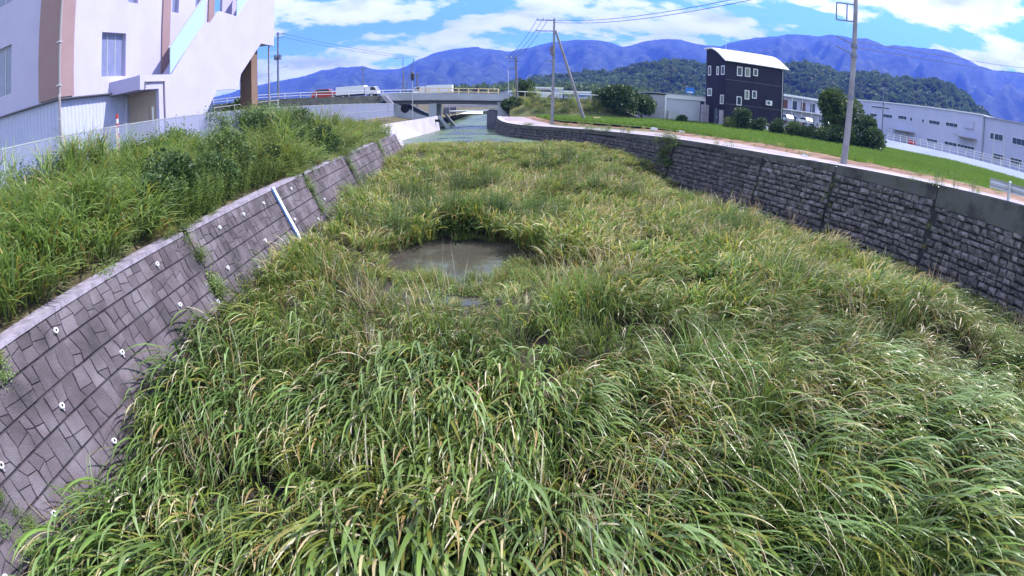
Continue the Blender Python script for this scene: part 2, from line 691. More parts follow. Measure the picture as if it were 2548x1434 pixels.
stones.sort(key=lkey)
mb_rest = MB()
for i, pl in enumerate(stones):
    h = .018 + rs.uniform(0, .012)
    if i < 300:
        m_ = MB()
        stone_poly(m_, LW, pl, .0012, .013, h, rs, .06)
        m_.build('stone', 'stone_l', wall)
    else:
        stone_poly(mb_rest, LW, pl, .0015, .013, h, rs, .06)
tag(mb_rest.build('stone_rows', 'stone_l', wall, fix=False), kind='stuff')

# drain pipes in the wall, each with a lime streak below
k = 0
for r, s0 in ((0, 3.9), (2, 3.0), (2, 1.6), (4, 2.2), (3, 4.6)):
    pass
for (r, s_list) in ((0, (5.6, 8.9, 11.9, 13.4, 14.9, 17.4)), (2, (3.35, 4.9, 6.7, 8.9, 11.3, 13.8, 16.4, 19.9)), (3, (10.2, 12.7, 15.1, 18.3)), (4, (2.3, 3.6, 5.4))):
    for s in s_list:
        d = (r + .62) * ROW
        m_ = MB()
        n = 12
        vs = []
        for rad, off in ((.045, .03), (.045, .075), (.026, .075), (.026, .03)):
            for q in range(n):
                t = 2 * math.pi * q / n
                vs.append(LW(s + rad * math.cos(t), d + rad * math.sin(t), off))
        fs = []
        for j in range(3):
            for q in range(n):
                q2 = (q + 1) % n
                fs.append((j * n + q, j * n + q2, (j + 1) * n + q2, (j + 1) * n + q))
        m_.add(vs, fs)
        pipe = m_.build('drain_pipe', 'white', wall)
        m_ = MB()
        m_.add([LW(s + .028 * math.cos(2 * math.pi * q / n), d + .028 * math.sin(2 * math.pi * q / n), .062) for q in range(n)], [tuple(range(n))])
        m_.build('bore', 'hole', pipe, fix=False)
        m_ = MB()
        w = rs.uniform(.014, .022)
        ln = rs.uniform(.05, .13)
        m_.add([LW(s - w, d + .03, .056), LW(s + w, d + .03, .056), LW(s + w * .6, d + ln, .056), LW(s - w * .5, d + ln, .056)], [(0, 1, 2, 3)])
        m_.build('lime_streak', 'streak', pipe, fix=False)

# staff gauge lying on the slope
M['gauge_w'] = mat('gauge white', (.80, .82, .88), None, rough=.4)
M['gauge_b'] = mat('gauge blue', (.16, .25, .55), None, rough=.4)
g = empty('water_level_gauge', 'white and blue water level gauge board laid down the sloping block wall', 'gauge', loc=tuple(LW(16.0, 0, .06)))


def LWg(s, d, off):
    return LW(s, d, off) - g.location


GY = 16.0
m_ = MB()
A = [LWg(GY - .1, -.02, .06), LWg(GY + .1, -.02, .06), LWg(GY + .1, 2.0, .06), LWg(GY - .1, 2.0, .06)]
B = [LWg(GY - .1, -.02, .085), LWg(GY + .1, -.02, .085), LWg(GY + .1, 2.0, .085), LWg(GY - .1, 2.0, .085)]
m_.add(A + B, [(4, 5, 6, 7), (0, 1, 5, 4), (1, 2, 6, 5), (2, 3, 7, 6), (3, 0, 4, 7)])
m_.build('board', 'gauge_w', g)
for i in range(20):
    d = .04 + i * .1
    wd = .06 if i % 5 else .12
    m_ = MB()
    m_.add([LWg(GY - .095, d, .088), LWg(GY - .095 + wd, d, .088), LWg(GY - .095 + wd, d + .045, .088), LWg(GY - .095, d + .045, .088)], [(0, 1, 2, 3)])
    m_.build('tick_mark', 'gauge_b', g, fix=False)
m_ = MB()  # thin blue bar standing in for the shadow line at the board's edge
A = [LWg(GY - .128, -.02, .04), LWg(GY - .102, -.02, .04), LWg(GY - .102, 2.0, .04), LWg(GY - .128, 2.0, .04)]
B = [LWg(GY - .128, -.02, .10), LWg(GY - .102, -.02, .10), LWg(GY - .102, 2.0, .10), LWg(GY - .128, 2.0, .10)]
m_.add(A + B, [(4, 5, 6, 7), (0, 1, 5, 4), (1, 2, 6, 5), (2, 3, 7, 6), (3, 0, 4, 7)])
m_.build('edge_shadow_bar', 'gauge_b', g)

# ------------------------------------------------------------------ stone wall on the paddy side
wall2 = empty('stone_retaining_wall', 'dark shaded wall of rough stone courses under the concrete road', 'wall')
BATR = .28
# arc length along the top edge
sy = np.arange(-6, 68.01, .1)
sx = np.array([xr(y) for y in sy])
al = np.concatenate([[0], np.cumsum(np.hypot(np.diff(sx), np.diff(sy)))])
SMAX = float(al[-1])


def RP(s):
    y = float(np.interp(s, al, sy))
    x = float(np.interp(s, al, sx))
    y2 = float(np.interp(min(s + .4, SMAX), al, sy)); x2 = float(np.interp(min(s + .4, SMAX), al, sx))
    y1 = float(np.interp(max(s - .4, 0), al, sy)); x1 = float(np.interp(max(s - .4, 0), al, sx))
    t = Vector((x2 - x1, y2 - y1, 0)).normalized()
    nrm = Vector((-t.y, t.x, 0))           # towards the river
    return Vector((x, y, 0)), t, nrm


def RW(s, z, off):
    p, t, n = RP(s)
    return Vector((p.x, p.y, z)) + n * ((zr(p.y) - z) * BATR + off)


ZB = -5.4
mb = MB()
ssr = np.linspace(0, SMAX, 90)
for a, b in zip(ssr[:-1], ssr[1:]):
    pa, pb = RP(a)[0], RP(b)[0]
    mb.add([RW(a, zr(pa.y) - .05, -.02), RW(b, zr(pb.y) - .05, -.02), RW(b, ZB, -.02), RW(a, ZB, -.02)], [(0, 1, 2, 3)])
mb.build('backing', 'mortar_r', wall2, fix=False)
# stone courses are level; the top step of each bay
joints = []
for yj in (-6, 3, 10.8, 16.6, 21.6, 25.8, 33.0, 44, 54, 68):
    joints.append(float(np.interp(yj, sy, al)))
top_of = [-2.45, -2.45, -2.35, -2.14, -2.08, -2.12, -2.28, -2.62, -2.62]
mb_par = MB()
par_segs = []
for (a, b, zt) in zip(joints[:-1], joints[1:], top_of):
    n = max(2, int((b - a) / 1.0))
    sv = np.linspace(a + .02, b - .02, n)
    for p, q in zip(sv[:-1], sv[1:]):
        zp, zq = zr(RP(p)[0].y), zr(RP(q)[0].y)
        zt1, zt2 = min(zt, zp - .25), min(zt, zq - .25)
        A = [RW(p, zp + .05, -.25), RW(p, zp + .05, .10), RW(p, zp - .02, .11), RW(p, zt1, .09), RW(p, zt1 - .0, -.03)]
        B = [RW(q, zq + .05, -.25), RW(q, zq + .05, .10), RW(q, zq - .02, .11), RW(q, zt2, .09), RW(q, zt2 - .0, -.03)]
        mb_par.add(A + B, [(1, 2, 7, 6), (2, 3, 8, 7), (3, 4, 9, 8)])
mb_par.build('parapet', 'parapet', wall2)
mb = MB()
for p, q in zip(ssr[:-1], ssr[1:]):
    zp, zq = zr(RP(p)[0].y), zr(RP(q)[0].y)
    A = [RW(p, zp + .055, .10), RW(p, zp + .062, -.02), RW(p, zp + .06, -.42)]
    B = [RW(q, zq + .055, .10), RW(q, zq + .062, -.02), RW(q, zq + .06, -.42)]
    mb.add(A + B, [(0, 1, 4, 3), (1, 2, 5, 4)])
mb.build('kerb', 'concrete', wall2)

rr = random.Random(8)
rst = []
CH = .25
for bi, (a, b, zt) in enumerate(zip(joints[:-1], joints[1:], top_of)):
    z = zt
    far = bi >= 5
    row = 0
    while z - CH > ZB:
        CH = rr.uniform(.19, .31)
        s = a + .05 + rr.uniform(0, .1)
        while s < b - .3:
            w = rr.uniform(.30, .56) if not far else rr.uniform(.55, .8)
            w = min(w, b - .05 - s)
            zc_ = zr(RP(s + w / 2)[0].y) - .25
            if z - CH * .5 < zc_:
                rst.append((s, s + w, z - CH + rr.uniform(-.02, .02), min(z, zc_ + CH * .3) + rr.uniform(-.025, .015), far))
            s += w
        z -= CH
        row += 1


def rkey(t):
    p = RW((t[0] + t[1]) / 2, (t[2] + t[3]) / 2, 0)
    az = math.degrees(math.atan2(p.x, p.y))
    can = zbed(p.x, p.y) + .75
    return (0 if (az < 53.5 and p.z > can) else 1, p.length)


rst.sort(key=rkey)


def rough_stone(mbx, t, rnd):
    s0, s1, z0, z1, far = t
    g = .02
    s0 += g; s1 -= g; z0 += g; z1 -= g
    j = lambda k: rnd.uniform(-k, k)
    h = rnd.uniform(.06, .22) if not far else rnd.uniform(.02, .06)
    ox, oz = min(.09, (s1 - s0) * .24), min(.07, (z1 - z0) * .3)
    base = [(s0, z0), (s1, z0), (s1, z1), (s0, z1)]
    mid = [(s0 + j(.02), z0 + j(.02)), (s1 + j(.02), z0 + j(.02)), (s1 + j(.02), z1 + j(.02)), (s0 + j(.02), z1 + j(.02))]
    top = [(s0 + ox + j(.03), z0 + oz + j(.02)), (s1 - ox + j(.03), z0 + oz + j(.02)), (s1 - ox + j(.03), z1 - oz + j(.02)), (s0 + ox + j(.03), z1 - oz + j(.02))]
    vs = [RW(x, z, -.03) for x, z in base] + [RW(x, z, h * .55) for x, z in mid] + [RW(x, z, h + j(.03)) for x, z in top]
    vs.append(RW((s0 + s1) / 2 + j(.08), (z0 + z1) / 2 + j(.04), h + rnd.uniform(.0, .05)))
    fs = []
    for i in range(4):
        k = (i + 1) % 4
        fs += [(i, k, 4 + k, 4 + i), (4 + i, 4 + k, 8 + k, 8 + i), (8 + i, 8 + k, 12)]
    mbx.add(vs, fs)


mb_rest = MB()
for i, t in enumerate(rst):
    if i < 300:
        m_ = MB()
        rough_stone(m_, t, rr)
        m_.build('stone', 'stone_r', wall2)
    else:
        rough_stone(mb_rest, t, rr)
tag(mb_rest.build('stone_rows', 'stone_r', wall2, fix=False), kind='stuff')

# ------------------------------------------------------------------ large building with the outside stair
M['render_w'] = mat('pale stucco', (.40, .375, .575), (.435, .41, .61), .6, .9, .08, 60)
M['render_p'] = mat('salmon stucco', (.265, .175, .195), (.29, .195, .215), .8, .9, .08, 60)
M['render_b'] = mat('brown stucco', (.17, .11, .09), (.20, .13, .105), .8, .9, .08, 60)
M['render_shade'] = mat('shaded cream stucco', (.34, .28, .25), (.38, .31, .28), .8, .9)  # porch wall and door: cream stucco with its shade put into the colour
M['mesh_w'] = mat('fence wire', (.36, .38, .54), None, rough=.5)
M['siding'] = mat('white siding', (.40, .42, .64), (.44, .46, .68), .8, .7)
M['flash'] = mat('dark flashing', (.10, .10, .12), None, rough=.5)
M['winframe'] = mat('window frame', (.42, .42, .46), None, rough=.4, metallic=.2)
M['pane'] = mat('window pane', (.10, .13, .22), (.14, .17, .26), .8, .08, spec=.5)
M['blind'] = mat('window blind', (.15, .17, .31), (.19, .21, .36), 2, .3, spec=.5)
M['pipe'] = mat('drain pipe grey', (.30, .27, .30), None, rough=.5)
M['galv'] = mat('galvanised steel', (.42, .43, .47), (.50, .51, .55), 3, .45, metallic=.4)


def glass_mat(name, col, alpha):
    m = bpy.data.materials.new(name)
    m.use_nodes = True
    nt = m.node_tree
    b = nt.nodes['Principled BSDF']
    b.inputs['Base Color'].default_value = (*col, 1)
    b.inputs['Roughness'].default_value = .25
    b.inputs['Alpha'].default_value = alpha
    return m


M['poly'] = glass_mat('translucent panel', (.40, .55, .64), .9)

bld = empty('stair_building', 'large cream building with salmon bands and an enclosed outside stair', 'building', loc=(-17, 16.4, -1.3))
bo = Vector((17, -16.4, 1.3))


class OB(MB):
    """mesh builder in world coordinates, stored relative to a thing's base"""

    def __init__(s, off):
        super().__init__()
        s.off = Vector(off)

    def build(s, name, material, parent=None, smooth=False, fix=True):
        s.v = [tuple(Vector(v) + s.off) for v in s.v]
        return super().build(name, material, parent, smooth, fix)


XF = -17.0
# walls: canal-side face with window openings built from strips
YA, YB = 16.4, 29.45


def wall_x(mb, x, y0, y1, z0, z1, holes, t=.3):
    """wall slab in the plane x (outer face), thickness t inwards (-x), rectangular openings (y0,y1,z0,z1)"""
    ysb = sorted({y0, y1, *[h[0] for h in holes], *[h[1] for h in holes]})
    zsb = sorted({z0, z1, *[h[2] for h in holes], *[h[3] for h in holes]})
    for ya, yb in zip(ysb[:-1], ysb[1:]):
        run = None
        for za, zb_ in zip(zsb[:-1], zsb[1:]):
            inside = any(h[0] <= ya and yb <= h[1] and h[2] <= za and zb_ <= h[3] for h in holes)
            if not inside:
                if run is None:
                    run = [za, zb_]
                else:
                    run[1] = zb_
            elif run:
                mb.box(x - t, x, ya, yb, *run)
                run = None
        if run:
            mb.box(x - t, x, ya, yb, *run)


holes = [(19.2, 21.0, 2.47, 4.45), (21.05, 21.85, 5.95, 7.2), (24.95, 25.6, 5.8, 7.4), (27.35, 28.0, 5.68, 7.4)]
mb = OB(bo)
wall_x(mb, XF, YA, YB, 1.72, 11.0, holes)
mb.build('wall', 'render_w', bld)
# face towards the camera
mb = OB(bo)
hx = [(-22.3, -20.42, 2.55, 4.7), (-22.6, -20.6, 6.65, 8.6)]
xsb = sorted({-42, XF - .3, *[h[0] for h in hx], *[h[1] for h in hx]})
zsb = sorted({1.72, 11.0, *[h[2] for h in hx], *[h[3] for h in hx]})
for a, b in zip(xsb[:-1], xsb[1:]):
    for c, d in zip(zsb[:-1], zsb[1:]):
        if not any(h[0] <= a and b <= h[1] and h[2] <= c and d <= h[3] for h in hx):
            mb.box(a, b, YA, YA + .3, c, d)
mb.build('wall', 'render_w', bld)
mb = OB(bo)
mb.box(-42, XF - .35, YB - .3, YB, 1.72, 11.0)
mb.box(-42, XF - .02, YA + .02, YB - .02, 11.0, 11.3)
mb.build('wall', 'render_w', bld)
# salmon bands
mb = OB(bo); mb.box(-18.25, XF + .12, YA - .12, 17.2, 1.78, 11.2); mb.build('corner_band', 'render_p', bld)
mb = OB(bo); mb.box(XF, XF + .08, 24.0, 24.72, 1.78, 11.2); mb.build('wall_band', 'render_p', bld)
mb = OB(bo); mb.box(XF, XF + .08, 28.75, YB, 1.78, 11.2); mb.build('wall_band', 'render_p', bld)
# flashing and ribbed white siding below
mb = OB(bo); mb.box(XF - .1, XF + .17, YA - .17, YB + .02, 1.68, 1.73); mb.box(-42, XF - .1, YA - .17, YA + .1, 1.68, 1.73); mb.build('flashing', 'flash', bld)
mb = OB(bo)
mb.box(XF - .3, XF - .05, YA, YB, -1.4, 1.655)
mb.box(-42, XF - .3, YA + .05, YA + .3, -1.4, 1.655)
y = YA + .05
while y < YB - .1:
    mb.box(XF - .09, XF - .04, y, y + .12, -1.4, 1.65)
    y += .24
x = -41.5
while x < XF - .2:
    mb.box(x, x + .12, YA + .04, YA + .09, -1.4, 1.65)
    x += .24
mb.build('ribbed_siding', 'siding', bld)


def window_x(parent, off, x, y0, y1, z0, z1, n=3, pane='blind', depth=.18, name='window'):
    mb = OB(off)
    fw = .05
    xi = x - depth
    mb.box(xi - .04, xi, y0, y1, z0, z0 + fw)
    mb.box(xi - .04, xi, y0, y1, z1 - fw, z1)
    for i in range(n + 1):
        yy = lerp(y0, y1 - fw, i / n)
        mb.box(xi - .04, xi - .002, yy, yy + fw, z0 + fw, z1 - fw)
    f = mb.build(name, 'winframe', parent)
    for i in range(n):
        a, b = lerp(y0, y1 - fw, i / n) + fw, lerp(y0, y1 - fw, (i + 1) / n)
        mb = OB(off)
        mb.box(xi - .035, xi - .02, a, b, z0 + fw, z1 - fw)
        mb.build('pane', pane, f)
    return f


for i, h in enumerate(holes):
    window_x(bld, bo, XF, *h, n=3 if i == 0 else 1)
for h in hx:
    mb = OB(bo)
    mb.box(h[0], h[1], YA + .15, YA + .19, h[2], h[2] + .05); mb.box(h[0], h[1], YA + .15, YA + .19, h[3] - .05, h[3])
    for i in range(4):
        xx = lerp(h[0], h[1] - .05, i / 3)
        mb.box(xx, xx + .05, YA + .152, YA + .19, h[2] + .05, h[3] - .05)
    f = mb.build('window', 'winframe', bld)
    for i in range(3):
        mb = OB(bo)
        mb.box(lerp(h[0], h[1] - .05, i / 3) + .05, lerp(h[0], h[1] - .05, (i + 1) / 3), YA + .17, YA + .185, h[2] + .05, h[3] - .05)
        mb.build('pane', 'blind', f)
# downpipe at the corner
mb = OB(bo)
mb.tube([(XF + .22, YA - .19, 11), (XF + .22, YA - .19, 1.9), (XF + .25, YA - .24, 1.75), (XF + .25, YA - .24, -1.35)], .055, 10)
dp = mb.build('downpipe', 'pipe', bld)
for z in (9.5, 7.6, 5.7, 3.9, 2.2, .9, -.4):
    mb = OB(bo); mb.box(XF + .13, XF + .30, YA - .32, YA - .12, z, z + .05); mb.build('pipe_clip', 'galv', dp)
# stair: outer parapet wall in the plane x = -15.16
XS = -15.16
poly = [(21.2, -1.4), (21.2, 1.60), (19.76, 1.60), (19.76, 2.23), (22.5, 2.23), (25.55, 4.95), (26.2, 5.0), (27.0, 5.7), (29.1, 5.62), (31.5, 7.7), (33.4, 9.6), (34.4, 9.6),
        (34.4, 4.22), (32.4, 4.25), (29.6, 2.27), (29.25, 1.42), (26.7, 1.40), (25.7, .42), (23.9, -1.4)]
mb = OB(bo); mb.prism(poly, 'x', XS - .18, XS); mb.build('stair_parapet', 'render_w', bld)
# inner flight, landings and canopy roof behind the parapet
mb = OB(bo); mb.box(XF + .0, XS - .185, 19.76, 21.2, 1.62, 2.21); mb.build('canopy', 'render_w', bld)
mb = OB(bo); mb.prism([(22.5, 1.2), (25.6, 3.9), (29.2, 3.9), (33.3, 7.4), (34.35, 7.4), (34.35, 4.3), (32.5, 4.3), (29.6, 2.4), (29.2, 1.5), (26.75, 1.46), (25.75, .5), (24.2, -1.0)], 'x', XF + .1, XS - .19)
mb.build('stair_flight', 'render_w', bld)
mb = OB(bo); mb.box(XF + .12, XF + .3, 30.0, 34.35, 4.3, 9.6); mb.build('stair_parapet', 'render_w', bld)
# translucent balustrade panels with a dark rail
for (pa, pb, hh) in (((22.3, 2.25), (25.5, 4.97), 1.45), ((29.15, 5.66), (31.8, 7.98), 1.1)):
    mb = OB(bo)
    mb.prism([pa, pb, (pb[0], pb[1] + hh), (pa[0], pa[1] + hh * .85)], 'x', XS - .11, XS - .08)
    bp_ = mb.build('balustrade_panel', 'poly', bld)
    mb = OB(bo)
    mb.bar((XS - .095, pa[0] - .1, pa[1] + hh * .85), (XS - .095, pb[0] + .05, pb[1] + hh + .03), .07, .07)
    mb.build('handrail', 'winframe', bp_)
# porch under the canopy: back wall, door, wall pipe
mb = OB(bo); mb.box(XF + .0, XS - .2, 21.2, 21.4, -1.4, 1.58); mb.build('porch_wall', 'render_shade', bld)
mb = OB(bo); mb.box(-16.5, -15.75, 21.14, 21.19, -1.3, .9); dr = mb.build('door', 'render_shade', bld)
mb = OB(bo); mb.box(-15.9, -15.84, 21.08, 21.14, -.4, -.15); mb.build('handle', 'flash', dr)
mb = OB(bo); mb.box(-15.56, -15.46, 21.15, 21.19, .1, .85); mb.build('notice_plate', 'white', bld)
mb = OB(bo)
mb.tube([(XS + .05, 20.1, 1.65), (XS + .05, 20.1, 1.92), (XS + .05, 21.6, 1.92), (XS + .05, 21.62, -1.3)], .04, 8)
mb.build('wall_pipe', 'pipe', bld)
mb = OB(bo); mb.box(-16.4, -15.6, 31.9, 32.8, -1.4, 4.2); mb.build('column', 'render_b', bld)
mb = OB(bo); mb.tube([(-15.3, 33.9, 4.2), (-15.3, 33.9, -1.3)], .06, 8); mb.build('downpipe', 'pipe', bld)

# small red and white marker post by the siding
M['red'] = mat('red paint', (.55, .05, .04), None, rough=.5)
mp = empty('marker_post', 'small red and white striped marker post in front of the white siding', 'post', loc=(-14.6, 17.4, -1.3))
for i in range(11):
    mb = MB()
    mb.tube([(0, 0, i * .18), (0, 0, i * .18 + .178)], .05, 8)
    mb.build('band', 'red' if i % 2 == 0 else 'white', mp)

# hand-rails seen through the opening below the stair
hr = empty('pipe_railing', 'thin white pipe railing standing in the opening below the stair', 'railing', loc=(-19, 39, -1.3))
mb = MB()
for z in (.5, 1.0, 1.5, 2.0):
    mb.tube([(-3.5, 0, z), (2.2, 0, z)], .03, 6)
mb.build('rail', 'white', hr)
for x in (-3.4, -1.6, .2, 2.1):
    mb = MB(); mb.tube([(x, 0, 0), (x, 0, 2.05)], .035, 6); mb.build('post', 'white', hr)

# ------------------------------------------------------------------ wire mesh fence along the bank
fence = empty('mesh_fence', 'pale wire mesh fence between the weedy bank and the cream building', 'fence', loc=(-13, 8, -1.35))
FX = -13.0


def ftop(y):
    return interp(y, [6, 13, 20, 30, 60], [.2, .2, .2, .12, -.2])


mesh_src = None
yy = 6.0
while yy < 62:
    z1 = ftop(yy) + .05
    mb = OB((13, -8, 1.35)); mb.tube([(FX, yy, z1 - 1.75), (FX, yy, z1)], .035, 8); mb.build('post', 'galv', fence)
    y2 = yy + 2.0
    za, zb2 = ftop(yy), ftop(y2)
    mb = OB((13, -8, 1.35))
    mb.bar((FX, yy + .04, za), (FX, y2 - .04, zb2), .035, .035)
    mb.bar((FX, yy + .04, za - .72), (FX, y2 - .04, zb2 - .72), .03, .03)
    mb.bar((FX, yy + .04, za - 1.4), (FX, y2 - .04, zb2 - 1.4), .03, .03)
    mb.build('rail', 'galv', fence)
    mb = OB((13, -8, 1.35))
    k = yy + .08
    w = .015
    while k < y2 - .04:
        zt = ftop(k)
        mb.add([(FX - w / 2, k - w / 2, zt - 1.4), (FX + w / 2, k - w / 2, zt - 1.4), (FX + w / 2, k + w / 2, zt - 1.4), (FX - w / 2, k + w / 2, zt - 1.4),
                (FX - w / 2, k - w / 2, zt), (FX + w / 2, k - w / 2, zt), (FX + w / 2, k + w / 2, zt), (FX - w / 2, k + w / 2, zt)],
               [(0, 1, 5, 4), (1, 2, 6, 5), (2, 3, 7, 6), (3, 0, 4, 7)])
        k += .05
    tag(mb.build('wire_mesh', 'mesh_w', fence, fix=False), kind='stuff')
    yy = y2

# ------------------------------------------------------------------ far end of the channel: pale wall, steps, bridge
M['pale_wall'] = mat('new concrete wall', (.34, .31, .38), (.42, .385, .46), .8, .9, .1, 10)
fw_ = empty('pale_concrete_wall', 'pale sloping concrete wall running from the steps to the bridge pier', 'wall', loc=(-9.5, 50, -3.9))
o_ = (9.5, -50, 3.9)
mb = OB(o_)
pts_t = [(-10.2, 42.3, -2.2), (-11.2, 47.8, -2.0), (-10.6, 52, -1.97), (-9.4, 60, -1.95), (-8.75, 66.5, -1.9)]
pts_b = [(-9.3, 42.3, -3.95), (-10.1, 47.8, -3.95), (-9.65, 52, -3.95), (-8.9, 60, -3.95), (-8.4, 66.5, -3.95)]
nT = len(pts_t)
back = [(p[0] - .25, p[1], p[2] - .02) for p in pts_t]
mb.add(pts_t + pts_b + back, [(i, i + 1, nT + i + 1, nT + i) for i in range(nT - 1)] + [(2 * nT + i, 2 * nT + i + 1, i + 1, i) for i in range(nT - 1)] + [(0, nT, 2 * nT)])
mb.build('face', 'pale_wall', fw_)
mb = OB(o_); mb.tube([(-8.9, 65.0, -2.4), (-8.3, 65.0, -2.42)], .16, 10); mb.build('outfall_pipe', 'hole', fw_)

st = empty('concrete_steps', 'narrow pale concrete steps going down the end of the block wall', 'steps', loc=(-8.75, 41.4, -2.45))
for i in range(8):
    mb = MB()
    x0 = -.35 + i * .22
    mb.box(x0, x0 + .26, -.75, .75, -1.9, .05 - i * .21)
    mb.build('step', 'pale_wall', st)
mb = MB(); mb.box(-1.3, -.36, -.7, .7, -1.5, .1); mb.build('landing', 'pale_wall', st)

M['deck'] = mat('bridge concrete', (.33, .34, .40), (.42, .43, .49), .6, .85, .1, 8)
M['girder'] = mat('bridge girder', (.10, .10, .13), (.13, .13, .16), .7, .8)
M['yellow'] = mat('orange yellow paint', (.74, .54, .34), None, rough=.5)
M['rail_w'] = mat('white rail paint', (.70, .68, .72), None, rough=.5)
M['asphalt'] = mat('asphalt', (.05, .05, .055), (.07, .07, .075), 2, .9)


def deckz(x):        # top of the road that crosses the river
    return interp(x, [-90, -34, -22, -15, -1, 12, 30, 70], [2.6, 1.55, 1.0, .72, .38, .1, -.5, -1.4])


br = empty('road_bridge', 'flat concrete road bridge with piers crossing the far end of the river', 'bridge', loc=(-8, 72, -3.6))
o_ = (8, -72, 3.6)
mb = OB(o_)
for a, b in zip(np.linspace(-16.2, -.4, 8)[:-1], np.linspace(-16.2, -.4, 8)[1:]):
    za, zb2 = deckz(a), deckz(b)
    za, zb2 = za - .35, zb2 - .35
    mb.add([(a, 69.62, za - .3), (b, 69.62, zb2 - .3), (b, 77.6, zb2 - .3), (a, 77.6, za - .3), (a, 69.62, za), (b, 69.62, zb2), (b, 77.6, zb2), (a, 77.6, za)],
           [(0, 3, 2, 1), (4, 5, 6, 7), (0, 1, 5, 4), (2, 3, 7, 6)])
mb.build('deck', 'deck', br)
for y in (70.3, 72.4, 74.5, 76.6):
    mb = OB(o_)
    mb.bar((-15.9, y, deckz(-15.9) - .85), (-.7, y, deckz(-.7) - .85), .45, .58)
    mb.build('girder', 'girder', br)
mb = OB(o_); mb.box(-10.3, -9.35, 69.9, 71.0, -4.0, -.45); mb.box(-10.0, -9.6, 71.0, 77.3, -4, -.5); mb.build('pier', 'deck', br)
mb = OB(o_); mb.prism([(-9.2, -2.0), (-8.9, -1.95), (-7.3, -3.9), (-7.9, -3.9)], 'y', 69.5, 69.9); mb.build('wing_wall', 'deck', br)
mb = OB(o_); mb.prism([(-9.3, -2.0), (-9.0, -1.95), (-7.5, -3.9), (-8.1, -3.9)], 'y', 77.4, 77.8); mb.build('wing_wall', 'deck', br)
mb = OB(o_); mb.prism([(-16.3, -.2), (-14.3, -.3), (-11.6, -1.7), (-10.4, -2.1), (-10.4, -3.9), (-16.3, -3.9)], 'y', 69.8, 77.5); mb.build('abutment', 'deck', br)
mb = OB(o_); mb.prism([(-16.2, .9), (-15.4, .75), (-14.4, -.35), (-15.0, -.5)], 'y', 69.0, 69.5); mb.build('wing_wall', 'pale_wall', br)
mb = OB(o_); mb.tube([(-13.2, 69.75, -.95), (-13.2, 69.85, -.95)], .55, 16); mb.build('culvert_mouth', 'hole', br)
mb = OB(o_); mb.box(-1.9, -.5, 69.9, 77.5, -4, -.35); mb.build('abutment', 'deck', br)
mb = OB(o_); mb.box(-3.2, -1.9, 70.0, 77.0, -4, -1.45); mb.build('ledge', 'girder', br)
mb = OB(o_)
for z in (-1.15, -.95, -.75):
    mb.tube([(-3.1, 70.1, z), (-1.95, 70.1, z)], .025, 6)
mb.build('ledge_rail', 'rail_w', br)
mb = OB(o_)
mb.bar((-16.2, 69.62, deckz(-16.2) - .17), (-.4, 69.62, deckz(-.4) - .17), .22, .84)
mb.build('edge_beam', 'deck', br)
# painted parapet rail on the bridge: posts, two rails
for i, x in enumerate(np.linspace(-11.4, -1.8, 9)):
    mb = OB(o_); z = deckz(x); mb.box(x - .07, x + .07, 69.70, 69.82, z + .1, z + .86); mb.build('rail_post', 'yellow', br)
for dz in (.42, .84):
    mb = OB(o_); mb.bar((-11.45, 69.76, deckz(-11.45) + dz), (-1.75, 69.76, deckz(-1.75) + dz), .10, .11); mb.build('hand_rail', 'yellow', br)

# road on the embankment, both sides
mb = MB()
xs = list(np.linspace(-90, 15, 50))
for a, b in zip(xs[:-1], xs[1:]):
    mb.add([(a, 69.9, deckz(a) - .33), (b, 69.9, deckz(b) - .33), (b, 77.4, deckz(b) - .33), (a, 77.4, deckz(a) - .33)], [(0, 1, 2, 3)])
tag(mb.build('crossing_road', 'asphalt', fix=False), kind='structure')
# dark block embankment on the left of the bridge
M['emb'] = mat('dark block facing', (.035, .037, .036), (.065, .068, .06), 1.2, .9, .4, 5)
M['foot'] = mat('bluish footing', (.10, .12, .17), (.14, .16, .21), .6, .8)
em = empty('embankment_wall', 'dark block-faced embankment carrying the road to the bridge', 'wall', loc=(-40, 68, -2))
mb = OB((40, -68, 2))
xs = list(np.linspace(-90, -16.25, 30))
for a, b in zip(xs[:-1], xs[1:]):
    za, zb2 = deckz(a) + .02, deckz(b) + .02
    mb.add([(a, 67.0, -2.0), (b, 67.0, -2.0), (b, 69.4, zb2), (a, 69.4, za), (b, 69.85, zb2), (a, 69.85, za)], [(0, 1, 2, 3), (3, 2, 4, 5)])
mb.build('facing', 'emb', em)
rows = MB()
for r_ in range(7):
    for a, b in zip(np.arange(-60, -17, .9), np.arange(-59.06, -16, .9)):
        t0, t1 = r_ / 7 + .012, (r_ + 1) / 7 - .012
        o2 = .0 if r_ % 2 else .45
        zt = deckz(a) - .14
        A = lambda x, t, of: (x + o2, lerp(67.0, 69.4, t) - of, lerp(-2.0, zt, t) + of * .6)
        vs = [A(a, t0, .0), A(b, t0, .0), A(b, t1, .0), A(a, t1, .0), A(a + .05, t0 + .01, .06), A(b - .05, t0 + .01, .06), A(b - .05, t1 - .01, .06), A(a + .05, t1 - .01, .06)]
        rows.add(vs, [(4, 5, 6, 7), (0, 1, 5, 4), (1, 2, 6, 5), (2, 3, 7, 6), (3, 0, 4, 7)])
tag(rows.build('block_rows', 'emb', em, fix=False), kind='stuff')
mb = OB((40, -68, 2)); mb.box(-60, -16.3, 66.2, 66.5, -2.3, -1.0); mb.build('footing_wall', 'foot', em)

